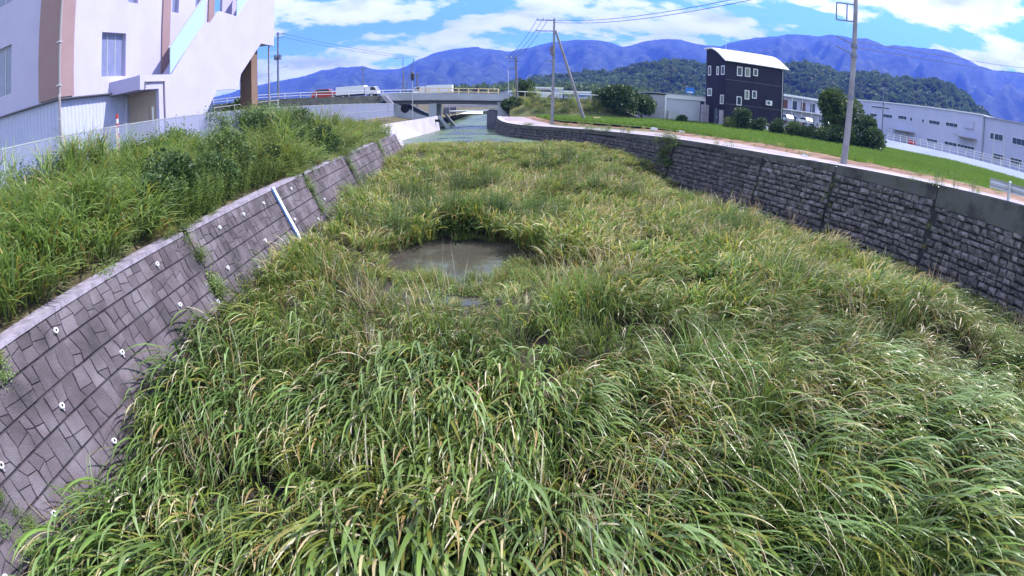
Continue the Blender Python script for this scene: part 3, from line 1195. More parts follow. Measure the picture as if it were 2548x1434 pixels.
gr_ = empty('guard_rail', 'white post and pipe guard rail along the road left of the bridge', 'guard rail', loc=(-30, 69.8, 1))
for i, x in enumerate(np.arange(-60, -11.6, 2.2)):
    mb = OB((30, -69.8, -1)); z = deckz(x); mb.tube([(x, 69.8, z - .1), (x, 69.8, z + .72)], .05, 6); mb.build('post', 'rail_w', gr_)
for dz in (.35, .70):
    mb = OB((30, -69.8, -1)); mb.tube([(x, 69.8, deckz(x) + dz) for x in np.linspace(-60, -11.6, 12)], .045, 6); mb.build('rail', 'rail_w', gr_)
gr2 = empty('guard_rail', 'white guard rail along the road right of the bridge by the pale sheds', 'guard rail', loc=(10, 69.8, 0))
for i, x in enumerate(np.arange(-.6, 16, 2.0)):
    mb = OB((-10, -69.8, 0)); z = deckz(x); mb.tube([(x, 69.8, z - .1), (x, 69.8, z + .62)], .045, 6); mb.build('post', 'rail_w', gr2)
mb = OB((-10, -69.8, 0)); mb.tube([(x, 69.8, deckz(x) + .6) for x in np.linspace(-.6, 16, 8)], .05, 6); mb.build('rail', 'rail_w', gr2)

# second, smaller crossing behind: footbridge beam and pipe
fb = empty('footbridge', 'low pale footbridge seen under the road bridge', 'bridge', loc=(-6, 104, -3.6))
mb = MB(); mb.box(-6.5, 7, -1, 1, 2.15, 2.6); mb.build('deck', 'pale_wall', fb)
for x in (-6.0, 5.4):
    mb = MB(); mb.box(x, x + 1.6, -1.1, 1.1, -.3, 2.14); mb.build('abutment', 'girder', fb)
for z in (3.0, 3.4):
    mb = MB(); mb.tube([(-6.5, -.95, z), (7, -.95, z)], .04, 6); mb.build('rail', 'rail_w', fb)
pb_ = empty('pipe_bridge', 'slim light pipe crossing the river below the footbridge', 'pipe', loc=(-6, 96, -2))
M['pipe_c'] = mat('pale pipe paint', (.45, .66, .66), (.75, .52, .58), .25, .4)
mb = MB(); mb.tube([(-4.6, 0, -.03), (4.6, 0, .12)], .13, 10); mb.build('pipe', 'pipe_c', pb_)
mb = MB(); mb.box(4.6, 5.6, -.6, .6, -1.6, .6); mb.build('support', 'girder', pb_)
mb = MB(); mb.box(-5.6, -4.6, -.6, .6, -1.6, .6); mb.build('support', 'girder', pb_)

# ------------------------------------------------------------------ vehicles on the crossing road
M['truck_w'] = mat('truck box white', (.72, .72, .76), None, rough=.35)
M['tyre'] = mat('tyre', (.02, .02, .02), None, rough=.9)
M['glassd'] = mat('vehicle glass', (.03, .04, .05), None, rough=.08, spec=.6)
M['car_red'] = mat('car red', (.45, .05, .04), None, rough=.3)
M['car_s'] = mat('car silver', (.50, .52, .56), None, rough=.3, metallic=.3)
M['car_w'] = mat('car white', (.70, .70, .72), None, rough=.3)
M['chassis'] = mat('chassis', (.04, .04, .045), None)
M['lamp'] = mat('lamp lens', (.6, .2, .1), None, rough=.2)


def wheel(parent, x, y, r, w=.22):
    mb = MB(); mb.tube([(x, y - w / 2, r), (x, y + w / 2, r)], r, 14)
    t = mb.build('wheel', 'tyre', parent)
    mb = MB(); mb.tube([(x, y - w / 2 - .01, r), (x, y + w / 2 + .01, r)], r * .55, 10); mb.build('rim', 'galv', t)


def truck(x, label, dirx=1, L=4.3, hbox=2.15):
    t = empty('box_truck', label, 'truck', loc=(x, 73.4, deckz(x) - .32))
    if dirx < 0:
        t.rotation_euler.z = math.pi
    h = hbox
    mb = MB(); mb.box(-L / 2 - .6, L / 2 - .9, -.9, .9, .62, h); mb.build('cargo_box', 'truck_w', t)
    mb = MB(); mb.box(-L / 2 - .6, L / 2 + .75, -.7, .7, .42, .6); mb.build('chassis', 'chassis', t)
    mb = MB(); c = [(L / 2 - .82, .5), (L / 2 + .85, .5), (L / 2 + .85, .95), (L / 2 + .45, 1.5), (L / 2 - .82, 1.55)]
    mb.prism(c, 'y', -.85, .85); cab = mb.build('cab', 'truck_w', t)
    mb = MB(); mb.prism([(L / 2 - .1, 1.0), (L / 2 + .70, 1.0), (L / 2 + .42, 1.42), (L / 2 - .1, 1.45)], 'y', -.86, .86); mb.build('side_window', 'glassd', cab)
    mb = MB(); mb.add([(L / 2 + .85, -.75, .98), (L / 2 + .85, .75, .98), (L / 2 + .49, .72, 1.46), (L / 2 + .49, -.72, 1.46)], [(0, 1, 2, 3)]); mb.build('windscreen', 'glassd', cab, fix=False)
    for wx in (-L / 2 + .4, L / 2 + .05):
        for wy in (-.78, .78):
            wheel(t, wx, wy, .34)
    return t


truck(-20.3, 'white box truck behind the guard rail left of the bridge', 1, 4.2, 1.72)
truck(-10.1, 'white box truck on the bridge behind the orange rail', -1, 3.6, 1.66)


def car(loc, rz, label, paint, group=None):
    t = empty('car', label, 'car', group, loc)
    t.rotation_euler.z = rz
    mb = MB(); mb.prism([(-2.0, .35), (2.05, .35), (2.1, .7), (1.9, .85), (1.0, .95), (.45, 1.42), (-1.3, 1.45), (-1.85, .95), (-2.05, .85)], 'y', -.82, .82)
    b = mb.build('body', paint, t)
    mb = MB(); mb.prism([(.85, .97), (.40, 1.36), (-1.22, 1.38), (-1.62, .97)], 'y', -.83, .83); mb.build('window', 'glassd', b)
    mb = MB(); mb.add([(.98, -.7, .98), (.98, .7, .98), (.5, .66, 1.38), (.5, -.66, 1.38)], [(0, 1, 2, 3)]); mb.build('windscreen', 'glassd', b, fix=False)
    for wx in (-1.3, 1.3):
        for wy in (-.74, .74):
            wheel(t, wx, wy, .31, .2)
    for wy in (-.6, .6):
        mb = MB(); mb.box(2.07, 2.13, wy - .15, wy + .15, .6, .74); mb.build('headlight', 'white', b)
        mb = MB(); mb.box(-2.08, -2.0, wy - .15, wy + .15, .7, .82); mb.build('tail_light', 'lamp', b)
    return t


car((-25.2, 75.4, deckz(-25.2) - .32), 0, 'red car on the road behind the white truck', 'car_red')
car((3.4, 74.8, deckz(3.4) - .32), math.pi, 'white car just right of the bridge end', 'car_w')

# ------------------------------------------------------------------ dark three-storey house with the curved roof
M['house_d'] = mat('dark corrugated cladding', (.020, .018, .038), (.028, .025, .048), .5, .6)
M['roof_w'] = mat('bright metal roof', (.68, .66, .70), (.74, .72, .76), .6, .45)
M['trim_w'] = mat('white trim', (.72, .72, .76), None, rough=.5)
M['pane_d'] = mat('dark pane', (.05, .07, .10), None, rough=.1, spec=.5)
M['curtain'] = mat('curtain pane', (.30, .33, .26), None, rough=.25)
HX, HY = 25.2, 65.4
house = empty('dark_house', 'dark three-storey house with a bright curved metal roof', 'house', loc=(HX, HY, -2.1))
house.rotation_euler.z = R(4)
HWD, HDP, EAVE, TOP = 8.3, 6.2, 8.25, 9.95      # local: x along the front, y back, z up
mb = MB()
prof = []
for i in range(13):
    t = i / 12
    y = lerp(0, HDP, t)
    prof.append((y, EAVE + (TOP - EAVE) * math.sin(min(1, t * 1.25) * math.pi / 2)))
mb.prism([(0, 0)] + prof + [(HDP, 0)], 'x', 0, HWD)
hb = mb.build('wall', 'house_d', house)
mb = MB()
x = .1
while x < HWD - .05:
    mb.box(x, x + .06, -.03, -.001, .1, EAVE - .1)
    x += .22
y = .1
while y < HDP - .05:
    zt = EAVE + (TOP - EAVE) * math.sin(min(1, (y / HDP) * 1.25) * math.pi / 2)
    mb.box(-.03, -.001, y, y + .06, .1, zt - .1)
    y += .22
mb.build('cladding_ribs', 'house_d', house)
mb = MB()
pr = [(-.35, EAVE - .12)] + prof[1:-1] + [(HDP + .2, TOP)]
up = [(p[0], p[1] + .08) for p in pr] + [(p[0], p[1] + .24) for p in reversed(pr)]
n = len(pr)
vs = []
for xx in (-.3, HWD + .5):
    vs += [(xx, p[0], p[1] + .06) for p in pr] + [(xx, p[0], p[1] + .22) for p in pr]
fs = []
for i in range(n - 1):
    fs += [(i, i + 1, 2 * n + i + 1, 2 * n + i), (n + i, n + i + 1, 3 * n + i + 1, 3 * n + i), (i, i + 1, n + i + 1, n + i), (2 * n + i, 2 * n + i + 1, 3 * n + i + 1, 3 * n + i)]
fs += [(0, n, 3 * n, 2 * n), (n - 1, 2 * n - 1, 4 * n - 1, 3 * n - 1)]
mb.add(vs, fs)
rf = mb.build('roof', 'roof_w', house, smooth=False)
mb = MB()
for k in range(1, 9):
    xx = HWD * k / 9
    mb.tube([(xx, p[0], p[1] + .23) for p in pr], .03, 4)
mb.build('roof_seam', 'roof_w', rf)
mb = MB(); mb.tube([(1.5, 3.4, TOP), (1.5, 3.4, TOP + 2.2)], .03, 6)
for z in (1.3, 1.6, 1.9):
    mb.tube([(1.0, 3.4, TOP + z), (2.0, 3.4, TOP + z)], .015, 4)
mb.build('antenna', 'galv', rf)


def house_win(side, a0, a1, z0, z1, pane):
    mb = MB(); t = .1
    f = None
    if side == 'front':
        for q in ((a0, a1, z0, z0 + t), (a0, a1, z1 - t, z1), (a0, a0 + t, z0 + t, z1 - t), (a1 - t, a1, z0 + t, z1 - t)):
            mb.box(q[0], q[1], -.07, -.005, q[2], q[3])
        f = mb.build('window', 'trim_w', house)
        mb = MB(); mb.box(a0 + t, a1 - t, -.02, -.004, z0 + t, z1 - t); mb.build('pane', pane, f)
    else:
        for q in ((a0, a1, z0, z0 + t), (a0, a1, z1 - t, z1), (a0, a0 + t, z0 + t, z1 - t), (a1 - t, a1, z0 + t, z1 - t)):
            mb.box(-.07, -.005, q[0], q[1], q[2], q[3])
        f = mb.build('window', 'trim_w', house)
        mb = MB(); mb.box(-.02, -.004, a0 + t, a1 - t, z0 + t, z1 - t); mb.build('pane', pane, f)


for a0, a1, z0, z1, pn in ((1.45, 2.2, 6.55, 7.7, 'pane_d'), (2.55, 3.3, 6.58, 7.72, 'curtain'), (3.75, 4.4, 6.82, 7.72, 'pane_d'),
                           (1.5, 2.2, 2.9, 4.0, 'pane_d'), (2.6, 3.25, 3.75, 4.9, 'curtain'), (3.65, 4.3, 3.98, 4.95, 'pane_d')):
    house_win('front', a0, a1, z0, z1, pn)
for a0, a1, z0, z1, pn in ((4.6, 5.5, 6.5, 7.75, 'pane_d'), (2.1, 2.8, 6.5, 7.6, 'curtain'), (.4, 1.4, 6.5, 7.65, 'pane_d'), (4.2, 5.6, 3.8, 4.8, 'curtain'), (.5, 1.5, 2.85, 4.0, 'curtain')):
    house_win('left', a0, a1, z0, z1, pn)
mb = MB(); mb.box(-.06, -.005, 2.1, 3.1, .15, 2.3); d_ = mb.build('door', 'pane_d', house)
mb = MB(); mb.box(-.09, -.06, 2.2, 2.28, 1.0, 1.3); mb.build('handle', 'galv', d_)
mb = MB(); mb.box(-.5, -.05, .3, .7, 0, 2.1); mb.build('porch_pier', 'concrete', house)
mb = MB(); mb.box(-1.0, -.05, 4.9, 5.4, 0, 2.6); mb.build('porch_pier', 'concrete', house)

mb = MB(); mb.tube([(HWD - .25, -.12, 0), (HWD - .25, -.12, EAVE - .15)], .05, 8); mb.build('downpipe', 'galv', house)
mb = MB(); mb.tube([(-.35, -.42, EAVE - .02), (HWD + .5, -.42, EAVE - .02)], .07, 8); mb.build('gutter', 'roof_w', house)
for x_, z_ in ((5.2, .1), (6.4, .1), (5.6, 3.3)):
    mb = MB(); mb.box(x_, x_ + .8, -.42, -.08, z_ + .05, z_ + .65); u_ = mb.build('air_conditioner', 'trim_w', house)
    mb = MB(); mb.tube([(x_ + .3, -.44, z_ + .35), (x_ + .3, -.421, z_ + .35)], .22, 12); mb.build('fan_grille', 'pane_d', u_)
for z_ in (2.9, 5.9):
    mb = MB(); mb.box(-.05, HWD + .03, -.06, -.031, z_, z_ + .07); mb.build('cladding_joint', 'flash', house)

# grey-white garage building beside it
M['shed_g'] = mat('grey panel', (.34, .33, .40), (.38, .37, .44), .5, .7)
M['shed_w'] = mat('pale shutter', (.50, .51, .60), (.56, .57, .66), .4, .5)
sh = empty('shutter_garage', 'low pale garage building with a wide shutter left of the dark house', 'garage', loc=(17.3, 72, -2.0))
mb = MB(); mb.box(0, 8.6, .3, 9, 0, 3.25); mb.build('wall', 'shed_g', sh)
mb = MB(); mb.box(-.05, 2.0, 0, .298, 0, 3.2); mb.build('wall_panel', 'shed_g', sh)
mb = MB(); mb.box(2.0, 2.25, -.06, .295, 0, 3.35); mb.box(7.5, 8.6, -.06, .295, 0, 3.35); mb.box(2.25, 7.5, -.06, .295, 2.95, 3.5); mb.build('surround', 'trim_w', sh)
mb = MB(); mb.box(2.25, 6.9, .1, .29, 0, 2.94)
shut = mb.build('shutter', 'shed_w', sh)
mb = MB()
for i in range(14):
    mb.box(2.27, 6.88, .085, .099, .1 + i * .2, .22 + i * .2)
mb.build('slats', 'shed_w', shut)
mb = MB(); mb.box(6.9, 7.5, .12, .29, 0, 2.94); mb.build('door', 'pane_d', sh)
mb = MB(); mb.box(-.1, 8.7, -.1, 9.1, 3.5, 3.62); mb.build('roof', 'shed_g', sh)
mb = MB(); mb.box(2.3, 3.7, -.9, -.3, 0, 1.35); mb.build('cabinet', 'galv', sh)

sg = empty('blue_sign', 'small blue direction sign above the garage roof', 'sign', loc=(36.6, 116, -2))
M['sign_b'] = mat('sign blue', (.03, .16, .55), None, rough=.4)
for xx in (-1.0, 3.9):
    mb = MB(); mb.box(xx, xx + 1.9, -.05, 0, 4.9, 6.2); pnl = mb.build('sign_panel', 'sign_b', sg)
    mb = MB(); mb.box(xx + .3, xx + 1.6, -.07, -.052, 5.1, 5.3); mb.build('arrow_mark', 'trim_w', pnl)
    mb = MB(); mb.tube([(xx + 1.1, .1, 0), (xx + 1.1, .1, 6.0)], .09, 8); mb.build('pole', 'galv', sg)

# ------------------------------------------------------------------ factory on the right
M['fac'] = mat('factory cladding', (.42, .43, .60), (.46, .47, .64), .3, .7)
M['fac2'] = mat('factory cladding lower', (.38, .39, .56), (.42, .43, .60), .3, .7)
fac = empty('factory', 'long pale two-storey factory with two rows of small dark windows', 'factory', loc=(71.5, 83, -1.6))
o_ = (-71.5, -83, 1.6)
mb = OB(o_); mb.box(71.5, 110, 64.9, 104, -2.2, 5.95); mb.build('wall', 'fac', fac)
mb = OB(o_); mb.box(71.3, 110.2, 64.7, 104.2, 5.95, 6.15); mb.build('roof_edge', 'trim_w', fac)
mb = OB(o_); mb.box(71.9, 120, 44, 64.68, -2.2, 5.75); mb.build('annex_wall', 'fac2', fac)
mb = OB(o_); mb.box(71.7, 120, 43.8, 64.69, 5.75, 5.9); mb.build('annex_roof_edge', 'shed_g', fac)


def fac_win(x, y0, y1, z0, z1, n):
    mb = OB(o_)
    mb.box(x - .06, x - .003, y0, y1, z0 - .06, z0); mb.box(x - .06, x - .003, y0, y1, z1, z1 + .06)
    mb.box(x - .06, x - .003, y0 - .05, y0, z0 - .06, z1 + .06); mb.box(x - .06, x - .003, y1, y1 + .05, z0 - .06, z1 + .06)
    f = mb.build('window', 'trim_w', fac)
    for i in range(n):
        a, b = lerp(y0, y1, i / n) + .05, lerp(y0, y1, (i + 1) / n) - .05
        mb = OB(o_); mb.box(x - .04, x - .002, a, b, z0, z1); mb.build('pane', 'pane_d', f)


for y0, y1, z0, z1, n in ((96.3, 98.9, 2.96, 3.5, 2), (90.9, 94.2, 3.1, 3.7, 3), (86.1, 88.9, 3.2, 3.8, 3), (84.3, 85.0, 3.15, 3.75, 1), (80.7, 81.3, 3.15, 3.75, 1),
                          (76.1, 79.2, 3.2, 3.8, 3), (71.2, 74.4, 3.3, 3.9, 3), (76.4, 79.5, -.05, .5, 3), (71.1, 74.4, .1, .65, 3), (66.5, 70.9, .25, .65, 5), (92, 98.5, 4.75, 5.05, 5)):
    fac_win(71.5, y0, y1, z0, z1, n)
for y0, y1 in ((60.2, 63.2), (55, 58), (49.5, 52.5), (45, 48)):
    fac_win(71.9, y0, y1, 2.6, 3.5, 3)
for y0 in (59.5, 55.5):
    fac_win(71.9, y0, y0 + 2.6, -.4, .5, 3)
mb = OB(o_); mb.box(71.3, 71.498, 85.4, 87.0, -1.6, .85); d_ = mb.build('door', 'winframe', fac)
mb = OB(o_); mb.box(69.9, 71.49, 83.2, 90, .95, 1.1); mb.build('awning', 'shed_g', fac)
mb = OB(o_); mb.box(71.2, 71.498, 66.9, 69.3, 3.5, 4.75); mb.build('vent_box', 'fac2', fac)
mb = OB(o_); mb.box(69.6, 71.49, 66, 70.6, 1.9, 2.05); mb.build('awning', 'shed_g', fac)
for y in (66.2, 70.4):
    mb = OB(o_); mb.bar((71.45, y, 2.8), (69.7, y, 2.02), .05, .05); mb.build('awning_stay', 'galv', fac)

# pale kerb wall and pipe railing between paddy and factory
kw = empty('white_kerb_wall', 'long low white concrete wall between the green paddy and the factory', 'wall', loc=(62, 60, -2.2))
mb = MB(); mb.add([(.2, 22, -.2), (-1.2, -16, -.2), (-3.4, -34, -.2), (1.7, 22, 0), (.4, -16, 0), (-1.8, -34, 0), (1.2, 22, 1.1), (-.2, -16, 1.15), (-2.4, -34, 1.15), (1.7, 22, 1.1), (.4, -16, 1.15), (-1.8, -34, 1.15)],
               [(0, 1, 7, 6), (1, 2, 8, 7), (6, 7, 10, 9), (7, 8, 11, 10), (3, 4, 10, 9), (4, 5, 11, 10), (0, 3, 9, 6), (2, 5, 11, 8)])
mb.build('wall_body', 'trim_w', kw)
fr = empty('pipe_railing', 'white pipe railing on the white wall in front of the factory', 'railing', loc=(64, 60, -1.0))
fpts = [Vector((-.3, 22, 0)), Vector((-1.0, -16, .05)), Vector((-3.2, -34, .05))]


def along(pts, t):
    L = [(pts[i + 1] - pts[i]).length for i in range(len(pts) - 1)]
    d = t * sum(L)
    for i, l in enumerate(L):
        if d <= l or i == len(L) - 1:
            return pts[i].lerp(pts[i + 1], d / l)
        d -= l


for i in range(30):
    p = along(fpts, i / 29)
    mb = MB(); mb.tube([p - Vector((0, 0, .6)), p + Vector((0, 0, 1.05))], .045, 6); mb.build('post', 'rail_w', fr)
for dz in (.35, .7, 1.05):
    mb = MB(); mb.tube([p + Vector((0, 0, dz)) for p in fpts], .04, 6); mb.build('rail', 'rail_w', fr)
eqp = empty('equipment_cabinet', 'pale blue-white metal cabinet at the foot of the factory annex', 'cabinet', loc=(64.5, 48.2, -1.5))
mb = MB(); mb.box(0, .8, -1.6, 0, 0, 1.7); c_ = mb.build('body', 'shed_w', eqp)
mb = MB(); mb.box(-.03, -.003, -1.55, -.82, .1, 1.6); mb.build('door', 'trim_w', c_)
mb = MB(); mb.box(-.03, -.003, -.78, -.05, .1, 1.6); mb.build('door', 'trim_w', c_)
mb = MB(); mb.box(-.06, .9, -1.7, .1, 1.7, 1.78); mb.build('lid', 'trim_w', c_)
rc = empty('parked_machine', 'small red machine standing by the factory door', 'machine', loc=(69.4, 81.5, -1.5))
mb = MB(); mb.box(-.4, .4, -.6, .6, .35, 1.1); mb.build('body', 'red', rc)
for yy in (-.45, .45):
    wheel(rc, -.1, yy, .22)

# small two-storey apartment behind, with parked cars
apt = empty('apartment_block', 'small white two-storey apartment block behind the clipped shrubs', 'building', loc=(58, 115, -.6))
mb = MB(); mb.box(-1, 10.2, 0, 8, -1.6, 5.3); mb.build('wall', 'fac', apt)
mb = MB(); mb.box(-1.3, 10.5, -1.6, 8.3, 5.3, 5.75); mb.build('roof', 'trim_w', apt)
mb = MB(); mb.box(-1.2, 10.4, -1.5, -.0, 2.3, 2.5); mb.build('balcony', 'trim_w', apt)
for x in (-.6, 2.0, 4.6, 7.2, 9.8):
    mb = MB(); mb.tube([(x, -1.35, -1.6), (x, -1.35, 5.3)], .06, 6); mb.build('post', 'trim_w', apt)
M['brown_door'] = mat('brown door', (.16, .08, .06), None)
for i, x in enumerate((.3, 2.7, 5.0, 7.6)):
    for z in (2.6, -.9):
        mb = MB(); mb.box(x, x + 1.2, -.05, -.004, z, z + 1.9); mb.build('door' if i % 2 == 0 else 'window', 'brown_door' if i % 2 == 0 else 'pane_d', apt)
for i, (x, pnt, lb) in enumerate(((55.5, 'car_s', 'silver car parked before the white apartment block'), (60.3, 'car_w', 'white car parked at the middle of the apartment block'), (65.2, 'car_s', 'silver car parked at the far right of the apartment block'))):
    car((x, 108, -.9), R(100), lb, pnt, 'cars parked at the apartments')

# pale sheds beyond the road, right of the bridge
ws = empty('white_store', 'long white store building beyond the grass bank right of the bridge', 'building', loc=(3, 110, -2))
mb = MB(); mb.box(-.8, 6.4, 0, 8, 0, 4.2); mb.build('wall', 'siding', ws)
mb = MB(); mb.box(-.9, 6.5, -.1, 8.1, 4.2, 4.45); mb.build('roof', 'trim_w', ws)
for x in (.8, 2.7, 4.6):
    mb = MB(); mb.box(x, x + .12, -.06, -.003, .2, 4.1); mb.build('wall_joint', 'shed_g', ws)
M['blue_band'] = mat('blue band', (.07, .17, .45), None, rough=.5)
ws2 = empty('blue_band_shop', 'low white shop building with a blue band behind the leaning strut', 'building', loc=(9.6, 110, -2))
mb = MB(); mb.box(.1, 5.2, .5, 8, 0, 3.5); mb.build('wall', 'siding', ws2)
mb = MB(); mb.box(0, 5.3, .4, .498, 2.75, 3.15); mb.build('fascia', 'blue_band', ws2)
mb = MB(); mb.box(0, 5.4, .3, 8.1, 3.5, 3.85); mb.build('roof', 'trim_w', ws2)
mb = MB(); mb.box(.8, 4.6, .45, .499, .3, 2.3); mb.build('shop_window', 'pane_d', ws2)
ws3 = empty('low_white_shed', 'low white shed left of the white store', 'shed', loc=(.8, 112, -2))
mb = MB(); mb.box(-3.4, 1.2, 0, 6, 0, 3.3); mb.build('wall', 'siding', ws3)
mb = MB(); mb.prism([(-3.6, 3.3), (1.4, 3.3), (-1.1, 3.9)], 'y', -.2, 6.2); mb.build('roof', 'shed_g', ws3)

# ------------------------------------------------------------------ poles and lines
M['pole_c'] = mat('concrete pole', (.20, .19, .22), (.28, .27, .30), 2, .8)
M['pole_d'] = mat('weathered pole', (.13, .12, .13), (.19, .17, .18), 2, .8)
M['steel_b'] = mat('blue grey steel', (.16, .17, .24), None, rough=.5, metallic=.3)
M['wire'] = mat('cable', (.03, .03, .04), None, rough=.6)
M['ceramic'] = mat('insulator', (.55, .55, .58), None, rough=.3)


def pole(name, label, base, top, r0, r1, m='pole_c', group=None):
    b = Vector(base)
    o = empty(name, label, 'utility pole', group, base)
    mb = MB(); mb.tube([Vector((0, 0, -.3)), (Vector(top) - b) * .5, Vector(top) - b], [r0, (r0 + r1) / 2, r1], 12)
    mb.build('shaft', m, o, smooth=False)
    return o


def insulator(o, p):
    mb = MB(); mb.tube([p, p + Vector((0, 0, .1)), p + Vector((0, 0, .2))], [.03, .06, .04], 8); mb.build('insulator', 'ceramic', o)


# the pole with the raking strut in the middle
P1 = pole('utility_pole', 'concrete utility pole with crossarms and a leaning strut beside the road', (3.76, 55.6, -2.2), (3.87, 55.6, 8.15), .17, .10)
for z, x0 in ((10.15, -1.55), (9.05, -1.75)):
    mb = MB(); mb.bar((x0, -.05, z), (.18, -.05, z), .08, .09); mb.build('crossarm', 'steel_b', P1)
    if z > 10:
        for x in (-1.5, -.95, -.45):
            insulator(P1, Vector((x, -.05, z + .05)))
mb = MB(); mb.tube([(-.05, -.32, 6.6), (-.05, -.32, 7.5)], .2, 12); mb.build('transformer', 'pole_d', P1)
mb = MB(); mb.box(-.45, -.12, -.3, 0, 7.1, 7.25); mb.build('bracket', 'steel_b', P1)
mb = MB(); mb.box(-.4, -.1, -.2, 0, 6.0, 6.1); mb.build('bracket', 'steel_b', P1)
mb = MB(); mb.tube([(3.4, 1.2, -.2), (.22, 0, 9.15)], [.17, .11], 10); mb.build('strut', 'pole_c', P1)
# pole near the bridge with a transformer
P2 = pole('utility_pole', 'slim wooden-looking utility pole at the right end of the bridge', (.52, 69.0, -1.9), (.26, 69.0, 5.2), .15, .10, 'pole_d')
mb = MB(); mb.bar((-1.35, 0, 6.9), (.1, 0, 6.9), .08, .09); mb.bar((-1.1, 0, 6.5), (.1, 0, 6.5), .06, .07); mb.build('crossarm', 'steel_b', P2)
for x in (-1.3, -.8):
    insulator(P2, Vector((x, 0, 6.95)))
P2b = pole('street_lamp', 'thin lamp post behind the pole at the bridge end', (-.66, 80, -.1), (-.74, 80, 4.3), .06, .045, 'galv')
P2b['category'] = 'street lamp'
mb = MB(); mb.bar((-.1, 0, 4.4), (.9, 0, 4.5), .1, .07); mb.box(.5, 1.1, -.14, .14, 4.42, 4.58); mb.build('lamp_head', 'steel_b', P2b)
# big concrete pole on the right, leaning a little
P3 = pole('utility_pole', 'tall leaning concrete utility pole at the edge of the green paddy', (15.85, 24.0, -1.75), (16.5, 24.0, 8.2), .175, .095)
dirp = Vector((-.83, .55, 0))


def on3(z):
    return Vector((.65 * z / 9.95, 0, z))


mb = MB()
for z in (7.05, 7.95):
    mb.bar(on3(z), on3(z) + dirp * 1.0, .06, .06)
for q in (.45, 1.0):
    mb.bar(on3(7.05) + dirp * q, on3(7.95) + dirp * q, .05, .05, up=(1, 0, 0))
mb.build('bracket_frame', 'steel_b', P3)
for z in (5.35, 5.85):
    mb = MB(); mb.bar(on3(z), on3(z + .35) + dirp * 1.0, .05, .05); mb.build('stay_arm', 'steel_b', P3)
for z in (5.3, 5.8, 3.2):
    mb = MB(); p = on3(z); mb.tube([p - Vector((0, 0, .09)), p + Vector((0, 0, .09))], .185, 10); mb.build('band', 'steel_b', P3)
# poles along the road on the left
P4 = pole('utility_pole', 'dark utility pole standing on the embankment right of the cream building', (-31.95, 74, 1.5), (-32.0, 74, 11.0), .17, .11, 'steel_b')
mb = MB(); mb.bar((-.35, 0, 9.2), (1.1, 0, 9.2), .09, .1); mb.bar((-.3, 0, 8.7), (.9, 0, 8.7), .07, .08); mb.build('crossarm', 'steel_b', P4)
for x in (-.25, .4, 1.0):
    insulator(P4, Vector((x, 0, 9.25)))
mb = MB(); mb.tube([(-.3, -.2, 5.5), (-.3, -.2, 6.2)], .25, 10); mb.tube([(.35, -.2, 5.5), (.35, -.2, 6.2)], .25, 10); mb.build('transformer', 'steel_b', P4)
mb = MB(); mb.tube([(0, 0, 4.3), (1.2, 0, 4.45)], .03, 6); mb.box(.9, 1.6, -.12, .12, 4.4, 4.5); mb.build('lamp_arm', 'galv', P4)
P5 = pole('street_lamp', 'grey lamp post above the left end of the bridge', (-15.0, 77.9, .6), (-15.0, 77.9, 6.2), .08, .05, 'steel_b')
P5['category'] = 'street lamp'
mb = MB(); mb.bar((0, 0, 5.4), (-.9, 0, 5.45), .06, .06); mb.box(-1.15, -.6, -.12, .12, 5.4, 5.52); mb.build('lamp_head', 'galv', P5)
P6 = pole('utility_pole', 'far thin pole rising behind the white truck', (-24.4, 92, -.5), (-24.4, 92, 6.1), .14, .09, 'steel_b')
mb = MB(); mb.bar((-.7, 0, 6.2), (.7, 0, 6.2), .08, .09); mb.build('crossarm', 'steel_b', P6)
P7 = pole('utility_pole', 'far pole with a raking stay between the trucks', (-17.6, 92, -1.5), (-17.6, 92, 4.9), .13, .09, 'steel_b')
mb = MB(); mb.tube([(.1, 0, 2.5), (1.7, 0, 8.4)], .07, 6); mb.build('stay', 'steel_b', P7)
P8 = pole('utility_pole', 'far brown pole just left of the signal head', (-15.4, 92, -1.5), (-15.4, 92, 4.6), .13, .1, 'pole_d')
mb = MB(); mb.bar((-.5, 0, 5.7), (.5, 0, 5.7), .08, .09); mb.build('crossarm', 'steel_b', P8)
# slim post with a dark head on the near bank
P9 = empty('signal_post', 'slim post with a dark elongated head beside the bridge pier', 'post', loc=(-10.55, 60, -2.0))
mb = MB(); mb.tube([(0, 0, 0), (.02, 0, 4.2)], .04, 8); mb.build('shaft', 'galv', P9)
mb = MB(); mb.tube([(.02, 0, 4.15), (.02, 0, 4.4), (.02, 0, 4.9), (.02, 0, 5.1)], [.1, .2, .2, .08], 10); mb.build('head', 'wood_dark', P9)
mb = MB(); mb.tube([(.02, 0, 3.0), (.15, 0, 3.4), (.35, 0, 3.42), (.42, 0, 3.25)], .03, 6); mb.build('hook_arm', 'galv', P9)
# factory yard poles
P10 = pole('utility_pole', 'grey steel pole before the factory left of its awning', (53.5, 70.5, -2.1), (53.5, 70.5, 6.6), .11, .08, 'steel_b')
mb = MB(); mb.bar((-.8, 0, 8.5), (.9, 0, 8.7), .09, .09); mb.build('crossarm', 'steel_b', P10)
P11 = pole('utility_pole', 'taller of two thin poles before the factory annex', (62.9, 54.5, -2.1), (62.9, 54.5, 3.2), .11, .08, 'galv')
mb = MB(); mb.bar((-.4, 0, 5.0), (.4, 0, 5.0), .06, .06); mb.build('crossarm', 'steel_b', P11)
P12 = pole('utility_pole', 'shorter of two thin poles before the factory annex', (64.2, 53.4, -2.1), (64.2, 53.4, 3.0), .09, .06, 'galv')
mb = MB(); mb.bar((-.3, 0, 4.9), (.3, 0, 4.9), .05, .05); mb.build('crossarm', 'steel_b', P12)


